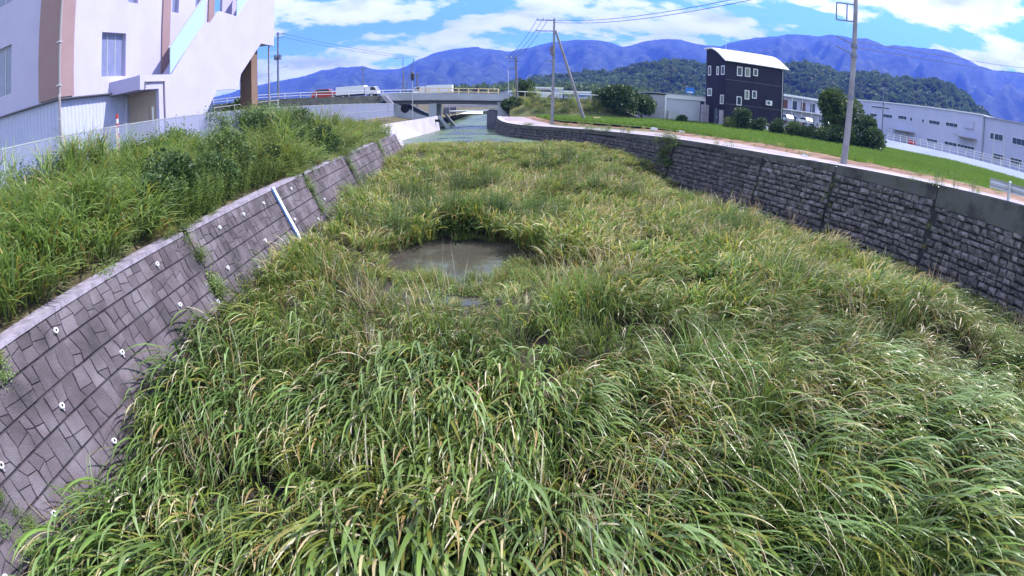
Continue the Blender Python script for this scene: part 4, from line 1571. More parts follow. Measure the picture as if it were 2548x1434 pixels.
def wires(label, runs, rad=.022):
    a0 = Vector(runs[0][0])
    o = empty('power_line', label, 'power line', loc=a0)
    for a, b, sag in runs:
        a, b = Vector(a), Vector(b)
        pts = []
        for i in range(15):
            t = i / 14
            p = a.lerp(b, t)
            p.z -= sag * 4 * t * (1 - t)
            pts.append(p - a0)
        mb = MB(); mb.tube(pts, rad, 5); mb.build('cable', 'wire', o, fix=False)


P1t = Vector((3.76, 55.6, -2.2))
P2t = Vector((.52, 69.0, -1.9))
wires('pair of power cables running up to the right from the strutted pole', [((3.9, 55.5, 7.95), (16.4, 24.1, 7.95), 1.2), ((3.9, 55.5, 7.75), (16.4, 24.1, 7.7), 1.25)])
wires('three cables dropping from the strutted pole to the bridge-end pole', [((2.26, 55.5, 8.1), (-.8, 69, 5.1), .5), ((2.81, 55.5, 8.1), (-.3, 69, 5.1), .5), ((3.31, 55.5, 8.1), (.2, 69, 5.1), .5)])
wires('long cables running right from the pole on the embankment', [((-31.2, 74, 10.7), (-15, 92, 7.2), .6), ((-31.2, 74, 10.2), (-15, 92, 6.9), .6)])
wires('cables across the sky from the leaning concrete pole', [((16.2, 24.1, 4.3), (58, 34, 12.0), .9), ((16.2, 24.1, 4.0), (58, 34, 11.4), .9)], .014)

# guard rail end by the road on the right
gb = empty('steel_guard_rail', 'grey steel beam guard rail on round posts at the road edge', 'guard rail', loc=(17.0, 13.4, -1.42))
e0, e1 = Vector((-.28, 1.15, 0)), Vector((.75, -2.6, 0))
mb = MB()
dv = (e1 - e0).normalized()
nv = Vector((-dv.y, dv.x, 0))
if nv.x > 0:
    nv = -nv
prof_b = [(.0, .30), (.05, .36), (.0, .44), (.0, .48), (.05, .56), (.0, .64)]
vs = []
for p in (e0, e1):
    for (f_, z) in prof_b:
        vs.append(p - nv * .1 + nv * -f_ + Vector((0, 0, z)))
n = len(prof_b)
mb.add(vs, [(i, i + 1, n + i + 1, n + i) for i in range(n - 1)])
mb.build('beam', 'galv', gb, fix=False)
for t in (.25, .52, .85):
    p = e0.lerp(e1, t)
    mb = MB(); mb.tube([p + Vector((0, 0, -.2)), p + Vector((0, 0, .66))], .06, 10); pt = mb.build('post', 'galv', gb)
    mb = MB(); mb.tube([p + Vector((0, 0, .66)), p + Vector((0, 0, .72))], [.065, .03], 10); mb.build('cap', 'trim_w', pt)
# small yellow box and white stones by the road
yb = empty('yellow_box', 'small yellow marker box on the verge near the foot of the strut', 'marker', loc=(8.4, 57.5, -2.1))
mb = MB(); mb.box(-.3, .3, -.2, .2, 0, .4); mb.build('body', 'yellow', yb)
mb = MB(); mb.box(-.34, .34, -.24, .24, .4, .46); mb.build('lid', 'yellow', yb)
for lb, (x, y, s_) in (('white stone block on the verge below the garage', (11.9, 47.6, .3)), ('white stone block on the verge near the leaning pole', (14.9, 26.4, .16)), ('small white block at the paddy edge right of the yellow box', (13.3, 44.0, .22))):
    mb = MB(); mb.prism([(-s_, 0), (s_, 0), (s_ * .8, s_ * .7), (-s_ * .7, s_ * .85)], 'y', -s_ * .6, s_ * .6)
    o = mb.build('white_block', 'trim_w'); o.location = (x, y, verge_z(x, y)); tag(o, lb, 'block')

# ------------------------------------------------------------------ foliage tools
class LB:
    """leaf and blade collector"""

    def __init__(s):
        s.v = []; s.f = []; s.c = []

    def blade(s, base, ang, L, w, a0, a1, seg, col, twist=0.0, pw=1.3, tipcol=None, bend=0.0):
        o = len(s.v)
        p = Vector(base)
        st = L / seg
        for i in range(seg):
            t = i / seg
            th = a0 + (a1 - a0) * t ** pw
            an = ang + bend * t
            dx, dy = math.cos(an), math.sin(an)
            tan = Vector((dx * math.sin(th), dy * math.sin(th), math.cos(th)))
            nrm = Vector((-dx * math.cos(th), -dy * math.cos(th), math.sin(th)))
            side = Vector((-dy, dx, 0))
            tw = twist * (t + .15)
            side = side * math.cos(tw) + nrm * math.sin(tw)
            ww = w * (.45 + .55 * min(1, t * 3.5)) * min(1, (1 - t) * 2.0 + .08) * .5
            c = col if tipcol is None else tuple(lerp(a, b, t * t) for a, b in zip(col, tipcol))
            s.v.append(tuple(p - side * ww)); s.v.append(tuple(p + side * ww))
            s.c += [(*c, 1), (*c, 1)]
            p = p + tan * st
        s.v.append(tuple(p)); s.c.append((*(tipcol or col), 1))
        for i in range(seg - 1):
            a = o + 2 * i
            s.f.append((a, a + 1, a + 3, a + 2))
        s.f.append((o + 2 * seg - 2, o + 2 * seg - 1, o + 2 * seg))

    def leaf(s, p, d, up, L, w, col):
        """flat pointed leaf, four corners"""
        p = Vector(p); d = Vector(d).normalized()
        side = d.cross(Vector(up)).normalized() * (w / 2)
        o = len(s.v)
        s.v += [tuple(p), tuple(p + d * L * .45 + side), tuple(p + d * L), tuple(p + d * L * .45 - side)]
        s.c += [(*col, 1)] * 4
        s.f.append((o, o + 1, o + 2, o + 3))

    def mesh(s, name, material):
        me = bpy.data.meshes.new(name)
        me.from_pydata(s.v, [], s.f)
        a = me.color_attributes.new('col', 'FLOAT_COLOR', 'POINT')
        a.data.foreach_set('color', np.array(s.c, dtype=np.float32).ravel())
        me.polygons.foreach_set('use_smooth', [True] * len(me.polygons))
        me.materials.append(material)
        return me


def source_collection(name, meshes):
    c = bpy.data.collections.new(name)
    for i, me in enumerate(meshes):
        o = bpy.data.objects.new(f'{name}_{i:02d}', me)
        c.objects.link(o)
    return c


def scatter(name, coll, pts, label, cat='grass', realize=False):
    """pts: (x,y,z, rx,ry,rz, scale_xy, scale_z, index, tint, warm)"""
    me = bpy.data.meshes.new(name)
    A = np.array(pts, dtype=np.float64)
    me.from_pydata(A[:, :3].tolist(), [], [])
    def fl(nm, ty, data):
        at = me.attributes.new(nm, ty, 'POINT')
        at.data.foreach_set('vector' if ty == 'FLOAT_VECTOR' else 'value', np.ascontiguousarray(data, dtype=np.int32 if ty == 'INT' else np.float32).ravel())
    fl('rot', 'FLOAT_VECTOR', A[:, 3:6])
    fl('scl', 'FLOAT_VECTOR', A[:, [6, 6, 7]])
    fl('idx', 'INT', A[:, 8])
    fl('tint', 'FLOAT', A[:, 9])
    fl('warm', 'FLOAT', A[:, 10])
    o = bpy.data.objects.new(name, me)
    COL.objects.link(o)
    ng = bpy.data.node_groups.new(name + '_nodes', 'GeometryNodeTree')
    ng.interface.new_socket('Geometry', in_out='INPUT', socket_type='NodeSocketGeometry')
    ng.interface.new_socket('Geometry', in_out='OUTPUT', socket_type='NodeSocketGeometry')
    N, L = ng.nodes, ng.links
    gi, go = N.new('NodeGroupInput'), N.new('NodeGroupOutput')
    mp = N.new('GeometryNodeMeshToPoints')
    ip = N.new('GeometryNodeInstanceOnPoints')
    ci = N.new('GeometryNodeCollectionInfo')
    ci.inputs['Collection'].default_value = coll
    ci.inputs['Separate Children'].default_value = True
    ci.inputs['Reset Children'].default_value = True
    L.new(gi.outputs[0], mp.inputs['Mesh'])
    L.new(mp.outputs[0], ip.inputs['Points'])
    L.new(ci.outputs[0], ip.inputs['Instance'])
    ip.inputs['Pick Instance'].default_value = True

    def na(nm, ty):
        n = N.new('GeometryNodeInputNamedAttribute')
        n.data_type = ty
        n.inputs['Name'].default_value = nm
        return n.outputs['Attribute']
    L.new(na('idx', 'INT'), ip.inputs['Instance Index'])
    er = N.new('FunctionNodeEulerToRotation')
    L.new(na('rot', 'FLOAT_VECTOR'), er.inputs[0])
    L.new(er.outputs[0], ip.inputs['Rotation'])
    L.new(na('scl', 'FLOAT_VECTOR'), ip.inputs['Scale'])
    if realize:
        rz = N.new('GeometryNodeRealizeInstances')
        L.new(ip.outputs[0], rz.inputs[0])
        L.new(rz.outputs[0], go.inputs[0])
    else:
        L.new(ip.outputs[0], go.inputs[0])
    md = o.modifiers.new('scatter', 'NODES')
    md.node_group = ng
    tag(o, label, cat, kind='stuff')
    return o


M['blade'] = leaf_mat('grass blade', .5, .42, var=.32, hue=.012, gain=1.28)
M['reed'] = leaf_mat('reed blade', .36, .30, var=.42, hue=.012, gain=1.12, inst=False)
M['reed2'] = leaf_mat('far reed blade', .5, .45, var=.38, hue=.008, gain=1.42, inst=False)
M['leafm'] = leaf_mat('leaf', .5, .4, var=.35, hue=.012, gain=1.15)
GREENS = [(.085, .145, .024), (.105, .175, .035), (.13, .205, .055), (.065, .115, .022), (.16, .235, .085), (.125, .17, .028)]
DRY = [(.34, .28, .13), (.42, .36, .20), (.27, .19, .07), (.48, .43, .30), (.22, .14, .05)]
YEL = [(.20, .205, .035), (.24, .23, .05), (.17, .19, .03)]


def pick(rnd, dry=.1, yel=.12):
    u = rnd.random()
    if u < dry:
        return rnd.choice(DRY)
    if u < dry + yel:
        return rnd.choice(YEL)
    c = rnd.choice(GREENS)
    k = rnd.uniform(.85, 1.2)
    return tuple(v * k for v in c)


def tuft(rnd, n, h, w, seg, spread, dry, yel, radius, droop=(1.5, 2.5), lean=(.05, .5), stem=.5, mt='reed'):
    """a clump of arching blades that mostly fall towards +x"""
    b = LB()
    for i in range(n):
        ang = rnd.gauss(0, spread)
        r_ = radius * math.sqrt(rnd.random())
        q = rnd.uniform(0, 2 * math.pi)
        z0 = h * stem * rnd.random()
        base = (r_ * math.cos(q) + math.cos(ang) * z0 * .15, r_ * math.sin(q) + math.sin(ang) * z0 * .15, z0)
        L = h * rnd.uniform(.65, 1.15)
        c = pick(rnd, dry, yel)
        tip = None
        if rnd.random() < .12:
            tip = rnd.choice(DRY)
        b.blade(base, ang, L, w * rnd.uniform(.65, 1.25), rnd.uniform(*lean), rnd.uniform(*droop), seg, c, rnd.uniform(-.7, .7), rnd.uniform(1.0, 1.7), tip, rnd.uniform(-.5, .5))
    return b.mesh('tuft', M[mt])


def seed_stems(rnd):
    """upright stalks with nodding tan seed heads"""
    b = LB()
    for i in range(9):
        a = rnd.uniform(0, 6.28); q = .2 * math.sqrt(rnd.random())
        H = rnd.uniform(.85, 1.25)
        base = Vector((q * math.cos(a), q * math.sin(a), 0))
        b.blade(base, a, H, .010, .0, .35, 4, (.14, .16, .05))
        tip = base + Vector((math.cos(a) * H * .16, math.sin(a) * H * .16, H * .97))
        for k in range(12):
            d = Vector((math.cos(a) + rnd.gauss(0, .5), math.sin(a) + rnd.gauss(0, .5), rnd.uniform(-.7, .5)))
            b.leaf(tip - Vector((0, 0, rnd.uniform(0, .14))), d, (0, 0, 1), rnd.uniform(.05, .11), .014, rnd.choice(DRY[:3]))
    return b.mesh('seed_stems', M['reed2'])


rg = random.Random(21)
between_src = source_collection('src_between', [tuft(rg, 26, 1.15, .027, 7, .45, .08, .10, .2, (1.7, 2.8), (.1, .6), .45) for _ in range(7)] +
                                [tuft(rg, 22, 1.05, .022, 7, .8, .42, .1, .2, (1.7, 2.8)) for _ in range(2)] +
                                [tuft(rg, 28, 1.2, .018, 6, 1.6, .05, .08, .14, (.5, 1.6), (.0, .45), .2) for _ in range(2)])
near_src = source_collection('src_near', [tuft(rg, 22, 1.4, .044, 10, .26, .07, .04, .2, (2.0, 3.0), (.15, .7), .4) for _ in range(7)] +
                             [tuft(rg, 20, 1.2, .032, 8, .6, .42, .08, .2, (1.8, 2.9)) for _ in range(2)] +
                             [tuft(rg, 30, 1.25, .020, 7, 1.6, .05, .08, .14, (.5, 1.6), (.0, .45), .2) for _ in range(2)])
mid_src = source_collection('src_mid', [tuft(rg, 28, 1.02, .042, 5, .95, .07, .26, .24, mt='reed2') for _ in range(6)] +
                            [tuft(rg, 24, .95, .036, 5, 1.2, .30, .32, .26, mt='reed2') for _ in range(3)] +
                            [tuft(rg, 32, 1.2, .030, 5, 2.0, .03, .06, .2, (.4, 1.5), (.0, .5), .2, mt='reed2') for _ in range(2)] + [seed_stems(rg) for _ in range(2)])


def nz(x, y, s, o=0.0):
    return noise.noise(Vector((x * s + o, y * s - o, o)))


def flow(x, y):
    """direction the leaves have been laid over"""
    a = -92 + interp(x, [-5, -2, 0, 1.5, 4, 10], [-6, 14, 4, 24, 34, 30]) + 26 * nz(x, y, .25, 5.0)
    if y > 14:
        a += 40 * nz(x, y, .35, 9.0)
    return R(a)


def pool_d(x, y):
    return math.hypot((x + 1.45) / 2.45, (y - 17.3) / 3.35) * (1 + .16 * nz(x, y, .9, 77))


pts_n, pts_m, pts_b2 = [], [], []
rg = random.Random(33)
y = 1.2
while y < 44.5:
    step = .305 if y < 9 else (.33 if y < 15 else (.37 if y < 25 else .42))
    x = xl(y) + 1.1
    xend = xr(y) - .35
    while x < xend:
        px, py = x + rg.uniform(-.5, .5) * step, y + rg.uniform(-.5, .5) * step
        x += step
        az = abs(math.degrees(math.atan2(px, max(py, .01))))
        if az > 63:
            continue
        z = zbed(px, py)
        # wall faces
        if px < xl(py) + (HL - z) * BATL + .02:
            continue
        wall_r = xr(py) - (zr(py) - z) * BATR
        if px > wall_r - .18:
            continue
        pd = pool_d(px, py)
        if pd < 1:
            continue
        edge_r = wall_r - px
        if 17.5 < py < 27 and edge_r < 1.5 + .5 * nz(px, py, .9, 2) and rg.random() < .9:
            continue
        hn = 1 + .42 * nz(px, py, .38, 1.5) + .2 * nz(px, py, 1.1, 4.0)
        hn += (.30 * nz(px, py, .85, 61) if py > 13 else 0)
        hs = hn * interp(py, [0, 10, 24, 34, 38, 44], [1.0, 1.0, .92, .62, .42, .36])
        if pd < 2.1 and py < 16.8:
            hs *= lerp(.22, 1, (pd - 1) / 1.1)
        if pd < 1.5 and py > 18:
            hs *= 1.2
        if py < 30 and px < xl(py) + 2.6:
            hs *= .9
        if py < 34 and edge_r < 4:
            hs *= lerp(.36, 1, edge_r / 4)
        gap = nz(px, py, .75, 12.0)
        if gap < (-.30 if py > 9 else -.40) and rg.random() < .85:
            continue
        dry_zone = nz(px, py, .33, 20.0) + .25 * nz(px, py, 1.2, 23)
        a = flow(px, py) + rg.gauss(0, .16 if py < 12 else .35)
        if pd < 1.35:       # lean out over the pool
            a = math.atan2(17.6 - py, -1.45 - px) + rg.gauss(0, .5)
        tint = min(1, max(0, .5 + .42 * nz(px, py, .5, 30) + rg.gauss(0, .16)))
        warm = min(1, max(0, interp(py, [4, 14, 26, 40], [.15, .35, .6, .7]) + .45 * nz(px, py, .3, 40) + rg.gauss(0, .1)))
        if py + rg.gauss(0, 1.1) + 1.5 * nz(px, py, .4, 66) < 13.0:
            up_zone = nz(px, py, .4, 50) > .22
            i = rg.randrange(9, 11) if (up_zone and rg.random() < .6) else (rg.randrange(7, 9) if (dry_zone > .22 and rg.random() < .55) or rg.random() < .06 else rg.randrange(0, 7))
            (pts_n if py + rg.gauss(0, .9) < 9.3 else pts_b2).append((px, py, z, rg.gauss(0, .08), rg.gauss(0, .08), a, hs * rg.uniform(.85, 1.15), hs * rg.uniform(.88, 1.1), i, tint, warm))
        else:
            up_zone = nz(px, py, .4, 50) > .2
            i = rg.randrange(11, 13) if rg.random() < .07 else rg.randrange(9, 11) if (up_zone and rg.random() < .6) else (rg.randrange(6, 9) if (dry_zone > .1 and rg.random() < .5) or rg.random() < .1 else rg.randrange(0, 6))
            wd = 1.0 if py < 26 else 1.15
            pts_m.append((px, py, z, rg.gauss(0, .08), rg.gauss(0, .08), a, wd * (hs * .6 + .4) * rg.uniform(.85, 1.15), hs * rg.uniform(.88, 1.12), i, tint, warm))
    y += step
scatter('reed_grass', between_src, pts_b2, 'finer arching reed leaves between the nearest reeds and the pool', realize=True)
scatter('reed_grass', near_src, pts_n, 'long arching reed leaves laid over in the river bed below the camera', realize=True)
scatter('reed_grass', mid_src, pts_m, 'yellow-green reed grass filling the river bed round the pool and beyond', realize=True)

ds = LB()
for i in range(14):
    a_ = rg.uniform(0, 6.28)
    ds.blade((rg.gauss(0, .15), rg.gauss(0, .15), .1), a_, rg.uniform(.7, 1.25), .011, rg.uniform(.1, .6), rg.uniform(.5, 1.3), 3, rg.choice(DRY + [(.30, .27, .24), (.38, .35, .32)]))
dead_src = source_collection('src_dead', [ds.mesh('dead_stalks', M['blade'])])
pts = []
for i in range(420):
    py = rg.uniform(2.5, 30)
    px = rg.uniform(xl(py) + 1.6, min(xr(py) - 2, py * 1.5))
    if pool_d(px, py) < 1.1 or nz(px, py, .3, 44) < -.05:
        continue
    pts.append((px, py, zbed(px, py) + rg.uniform(.1, .35), rg.gauss(0, .2), rg.gauss(0, .2), rg.uniform(0, 6.28), 1, rg.uniform(.8, 1.2), 0, rg.random(), .3))
scatter('dead_stalks', dead_src, pts, 'thin broken tan stalks standing among the reeds', 'stalks')

# thin weeds at the near shore of the pool and in the shallows
wk = LB()
for i in range(150):
    wk.leaf((rg.gauss(0, .16), rg.gauss(0, .16), rg.uniform(.0, .16)), (rg.gauss(0, 1), rg.gauss(0, 1), rg.uniform(-.1, .7)), (0, 0, 1), rg.uniform(.06, .13), .03, pick(rg, .06, .1))
wsrc = source_collection('src_weed', [wk.mesh('weed', M['leafm']), tuft(rg, 26, .42, .012, 4, 2, .1, .1, .15, (.4, 1.5), (0, .5), .1, 'blade')])
pts = []
for i in range(420):
    q, rr_ = rg.uniform(0, 2 * math.pi), rg.uniform(.55, 1.12)
    px, py = -1.45 + 2.62 * rr_ * math.cos(q), 17.6 + 3.1 * rr_ * math.sin(q)
    if py > 17.2 + (px + 1.4) * .35 and rr_ < .96:
        continue
    pts.append((px, py, -5.25 if rr_ < 1 else zbed(px, py), 0, 0, rg.uniform(0, 6.28), rg.uniform(.7, 1.3), rg.uniform(.6, 1.2), rg.randrange(2), rg.random(), rg.random()))
scatter('water_weeds', wsrc, pts, 'low water weeds in the shallows at the near side of the pool', 'weeds')

# ------------------------------------------------------------------ vegetation on the bank in front of the building
def weed_bush(rnd, n_st, h, nl, ll, lw, cols, spread=.28):
    b = LB()
    for s_ in range(n_st):
        a = rnd.uniform(0, 6.28); q = spread * math.sqrt(rnd.random())
        base = Vector((q * math.cos(a), q * math.sin(a), 0))
        ln = Vector((math.cos(a) * rnd.uniform(0, .35), math.sin(a) * rnd.uniform(0, .35), 1)).normalized()
        H = h * rnd.uniform(.7, 1.1)
        c0 = rnd.choice(cols)
        b.blade(base, a, H, .012, .05, .25, 3, tuple(v * .7 for v in c0))
        for k in range(nl):
            t = (k + rnd.random()) / nl
            p = base + ln * (H * (.12 + .88 * t))
            aa = k * 2.4 + rnd.random()
            d = Vector((math.cos(aa), math.sin(aa), rnd.uniform(.0, .7)))
            kk = rnd.uniform(.8, 1.25)
            b.leaf(p, d, (0, 0, 1) if rnd.random() < .8 else (1, 0, .3), ll * rnd.uniform(.6, 1.2) * (1 - .35 * t), lw, tuple(v * kk for v in c0))
    return b.mesh('bush', M['leafm'])


def vine(rnd, n, ext, ll, cols):
    b = LB()
    for i in range(n):
        p = Vector((rnd.gauss(0, ext[0]), rnd.gauss(0, ext[1]), abs(rnd.gauss(0, ext[2]))))
        d = Vector((rnd.gauss(0, 1), rnd.gauss(0, 1), rnd.uniform(-.6, .4)))
        kk = rnd.uniform(.75, 1.25)
        c = rnd.choice(cols)
        b.leaf(p, d, (rnd.gauss(0, .4), rnd.gauss(0, .4), 1), ll * rnd.uniform(.6, 1.3), ll * .75, tuple(v * kk for v in c))
    return b.mesh('vine', M['leafm'])


BUSHC = [(.07, .13, .026), (.09, .155, .03), (.11, .175, .035)]
VINEC = [(.08, .145, .03), (.115, .19, .05), (.14, .205, .075), (.09, .16, .03)]
LG = [(.115, .195, .04), (.14, .225, .06), (.095, .165, .03), (.17, .25, .095)]


def tall_grass(rnd, n, h):
    b = LB()
    for i in range(n):
        a = rnd.gauss(-.3, .9)
        q = .22 * math.sqrt(rnd.random()); t = rnd.uniform(0, 6.28)
        c = rnd.choice(LG) if rnd.random() > .12 else rnd.choice(DRY[:3] + YEL)
        z0 = h * .55 * rnd.random()
        b.blade((q * math.cos(t), q * math.sin(t), z0), a, h * rnd.uniform(.6, .95), .03 * rnd.uniform(.7, 1.2), rnd.uniform(.05, .5), rnd.uniform(1.3, 2.5), 7, c, rnd.uniform(-.6, .6), rnd.uniform(1, 1.8))
    return b.mesh('tall_grass', M['blade'])


rb = random.Random(77)
bank_src = source_collection('src_bank', [tall_grass(rb, 34, 1.15) for _ in range(4)] +                       # 0-3
                             [weed_bush(rb, 16, 1.05, 34, .09, .022, BUSHC) for _ in range(3)] +             # 4-6
                             [vine(rb, 170, (.28, .28, .25), .10, VINEC) for _ in range(3)] +                # 7-9
                             [tuft(rb, 42, .6, .014, 4, 2.5, .12, .35, .2, (.5, 1.7), (0, .5), .1, 'blade') for _ in range(2)] +   # 10-11
                             [tall_grass(rb, 30, 1.9) for _ in range(2)])                                     # 12-13
pts = []
y = 2.2
while y < 50:
    step = .36 if y < 22 else .46
    x = -12.95
    xe = xl_all(y) - .34
    while x < xe:
        px, py = x + rb.uniform(-.5, .5) * step, y + rb.uniform(-.5, .5) * step
        x += step
        if px > xl_all(py) - .30:
            continue
        o = xl_all(py) - px
        z = zg_l(px, py)
        n1, n2 = nz(px, py, .35, 60), nz(px, py, .6, 70)
        tint = min(1, max(0, .5 + .4 * nz(px, py, .45, 80) + rb.gauss(0, .15)))
        warm = min(1, max(0, .55 + .45 * nz(px, py, .3, 90) + (.3 if py > 27 else 0)))
        s1 = s2 = 1.0
        if py < 10.5:
            i = rb.randrange(0, 4)
            if o > 3.2 and n1 > .1:
                i = rb.choice((4, 5, 7, 8, 1))
            s1, s2 = 1.0, .95
            if o > 3.4:
                s2 *= .8
        elif py < 17.5:
            i = rb.choice((4, 5, 6)) if o < 2.6 else rb.choice((0, 1, 2, 7, 8, 4))
            s1 = s2 = 1.05 if o < 2.2 else .9
        elif py < 30:
            i = rb.choice((7, 8, 9, 4, 5)) if n1 > -.05 else rb.choice((0, 1, 2, 3, 9))
            s2 = 1.05 if n2 > 0 else .8
            if py > 22:
                s2 *= 1.15
        else:
            i = rb.choice((10, 11, 0, 10)) if n1 > -.15 else rb.choice((7, 8, 4))
            s2 = interp(py, [30, 36, 50], [1.0, .8, .8])
        if o < .95:
            s2 *= .7
        if o > 3.4:
            s2 *= .72
            if py < 24 and rb.random() < .45:
                i = rb.choice((7, 8, 9, 4))
        s2 *= (1.22 + .38 * n2 + .25 * nz(px, py, 1.0, 75)) * (1.0 if py > 6 else 1.1)
        s1 *= 1.15
        pts.append((px, py, z, rb.gauss(0, .1), rb.gauss(0, .1), rb.gauss(-.5, .7) if i < 4 else rb.uniform(0, 6.28), s1 * rb.uniform(.85, 1.2), s2 * rb.uniform(.8, 1.15), i, tint, warm))
    y += step
leafy = []
for cx_, cy_, n, sp in ((-3.2, 20.9, 26, .8), (-1.6, 21.6, 34, .9), (.6, 21.4, 18, .7), (-4.2, 18.6, 12, .6), (4.5, 27, 16, 1.1), (-3, 28, 18, 1.4), (8, 20, 10, .8), (2.5, 33, 16, 1.5), (6.2, 14, 8, .7), (-4.4, 24.5, 14, .9)):
    for k in range(n):
        px, py = cx_ + rb.gauss(0, sp), cy_ + rb.gauss(0, sp * .7)
        if pool_d(px, py) < 1.02:
            continue
        leafy.append((px, py, zbed(px, py) + rb.uniform(.25, .55), 0, 0, rb.uniform(0, 6.28), rb.uniform(.9, 1.3), rb.uniform(.8, 1.25), rb.choice((4, 5, 6, 7, 8)), rb.random() * .6, .1))
scatter('leafy_weeds', bank_src, leafy, 'darker leafy weeds growing among the reeds behind the pool', 'weeds')
# tall reeds against the fence, vines on the fence
for cx_, cy_, n, sp in ((-12.2, 12.4, 14, .55), (-12.0, 13.4, 10, .5), (-12.3, 9.0, 6, .5), (-11.6, 26.5, 10, .7)):
    for k in range(n):
        px, py = cx_ + rb.gauss(0, sp * .5), cy_ + rb.gauss(0, sp)
        pts.append((px, py, zg_l(px, py), rb.gauss(0, .06), rb.gauss(0, .06), rb.uniform(0, 6.28), .85, rb.uniform(.75, 1.0), rb.choice((12, 13)), rb.random(), .3))
for k in range(150):
    py = rb.choice((rb.uniform(22, 34), rb.uniform(25, 30), rb.uniform(10, 20)))
    top = ftop(py)
    zz = rb.uniform(top - 1.4, top - .25 if py > 21 else top - .8)
    pts.append((FX + rb.uniform(.0, .25), py, zz, rb.gauss(0, .5), rb.gauss(0, .5), rb.uniform(0, 6.28), rb.uniform(.6, 1.1), rb.uniform(.6, 1.3), rb.choice((7, 8, 9)), rb.random(), .3))
for k in range(170):      # creeping growth on the coping
    yj = rb.choice((rb.uniform(3, 38), 10.4 + rb.gauss(0, .5), rb.uniform(16, 38), 19.2 + rb.gauss(0, .6), 25.4 + rb.gauss(0, .9), 33 + rb.gauss(0, .8), rb.uniform(20, 38)))
    if nz(0, yj, .5, 31) < -.1 and yj < 18:
        continue
    xo = rb.uniform(-.32, -.05 if yj < 20 else .12)
    pts.append((xl(yj) + xo, yj, HL + .03, rb.gauss(0, .2), .3, rb.uniform(0, 6.28), rb.uniform(.3, .6), rb.uniform(.2, .5), rb.choice((7, 8, 9, 10, 11)), rb.random(), rb.random()))
# strands hanging over the wall at the joints
for yj in (10.4, 10.4, 19.1, 25.4, 25.5, 33.4, 33.3, 19.2):
    for k in range(7):
        d = rb.uniform(0, 1.6)
        p = LW(yj + rb.gauss(0, .10), d, .03)
        pts.append((p.x, p.y, p.z, 0, .9, 0, rb.uniform(.25, .5), rb.uniform(.3, .5), rb.choice((7, 8, 9, 10)), rb.random(), rb.random()))
scatter('bank_weeds', bank_src, pts, 'dense tall grass, bushy weeds and vines covering the bank before the fence', 'weeds')

# a few strands on both wall faces and along the kerb
pts = []
for (s_, d) in ((3.05, .75), (3.0, .95), (3.05, 1.2), (2.9, 1.6), (3.1, 1.9), (2.95, 2.1), (3.0, 1.4), (4.35, .12), (4.2, .3)):
    for k in range(3):
        p = LW(s_ + rb.gauss(0, .07), d + rb.gauss(0, .08), .03)
        pts.append((p.x, p.y, p.z, 0, .9, 0, rb.uniform(.12, .3), rb.uniform(.15, .35), rb.choice((7, 8, 10)), rb.random(), rb.random()))
for yj in joints[1:7]:
    for k in range(rb.choice((2, 3, 7))):
        z = rb.uniform(-4.6, -2.2)
        p = RW(yj + rb.gauss(0, .12), z, .06)
        pts.append((p.x, p.y, p.z, 0, -.8, 0, rb.uniform(.2, .45), rb.uniform(.2, .5), rb.choice((7, 8, 10, 11)), rb.random(), .7))
for k in range(26):
    s_ = float(np.interp(33.4 + rb.gauss(0, .5), sy, al))
    p = RW(s_, rb.uniform(-3.8, -1.9), .1)
    pts.append((p.x, p.y, p.z, 0, -.5, rb.uniform(0, 6), rb.uniform(.5, .9), rb.uniform(.5, .9), rb.choice((4, 7, 8, 9)), rb.random(), .4))
for yv, m_n in ((43.5, 5), (41.5, 4), (52.2, 6), (38.8, 3), (29, 2), (17.5, 3), (15.2, 3)):
    for k in range(m_n):
        y_ = yv + rb.gauss(0, .5)
        x_ = xr(y_) + rb.uniform(-.1, .5)
        pts.append((x_, y_, zr(y_), 0, 0, rb.uniform(0, 6), rb.uniform(.5, .9), rb.uniform(.4, .8), rb.choice((7, 4, 10, 9)), rb.random(), .4))
for k in range(110):
    y_ = rb.uniform(10, 60)
    x_ = xr(y_) + road_w(y_) + interp(y_, VW_Y, VW_W) * rb.random()
    pts.append((x_, y_, verge_z(x_, y_) - .02, 0, 0, rb.uniform(0, 6), rb.uniform(.4, .9), rb.uniform(.25, .6), rb.choice((10, 11, 10, 7)), rb.random(), .8))
for k in range(120):     # the grass bank below the crossing road on the right
    x_, y_ = rb.uniform(-.2, 15), rb.uniform(67.5, 70.4)
    pts.append((x_, y_, lerp(-2.2, deckz(x_), (y_ - 66.5) / 3.6), 0, 0, rb.uniform(0, 6), rb.uniform(.9, 1.5), rb.uniform(.7, 1.2), rb.choice((10, 11, 0, 7, 10)), rb.random(), .9))
scatter('wayside_weeds', bank_src, pts, 'scattered weeds on the stone wall, the kerb and the soil verge', 'weeds')
sheet('grass_bank', lambda x: [67.0, 68.4, 70.0], [0], lambda a, b: 0, 'ground') if False else None
mb = MB()
xs = list(np.linspace(-.4, 17, 20))
dz_ = lambda x: deckz(x) if x < 11 else lerp(deckz(x), -2.25, min(1, (x - 11) / 5.5))
for a, b in zip(xs[:-1], xs[1:]):
    mb.add([(a, 66.6, -2.25), (b, 66.6, -2.25), (b, 70.2, dz_(b)), (a, 70.2, dz_(a)), (b, 80, dz_(b) - .05), (a, 80, dz_(a) - .05)], [(0, 1, 2, 3), (3, 2, 4, 5)])
tag(mb.build('bank_terrain', 'ground', fix=False), kind='structure')

# rice in the paddy
RICE = [(.095, .175, .02), (.105, .19, .024), (.085, .155, .018)]


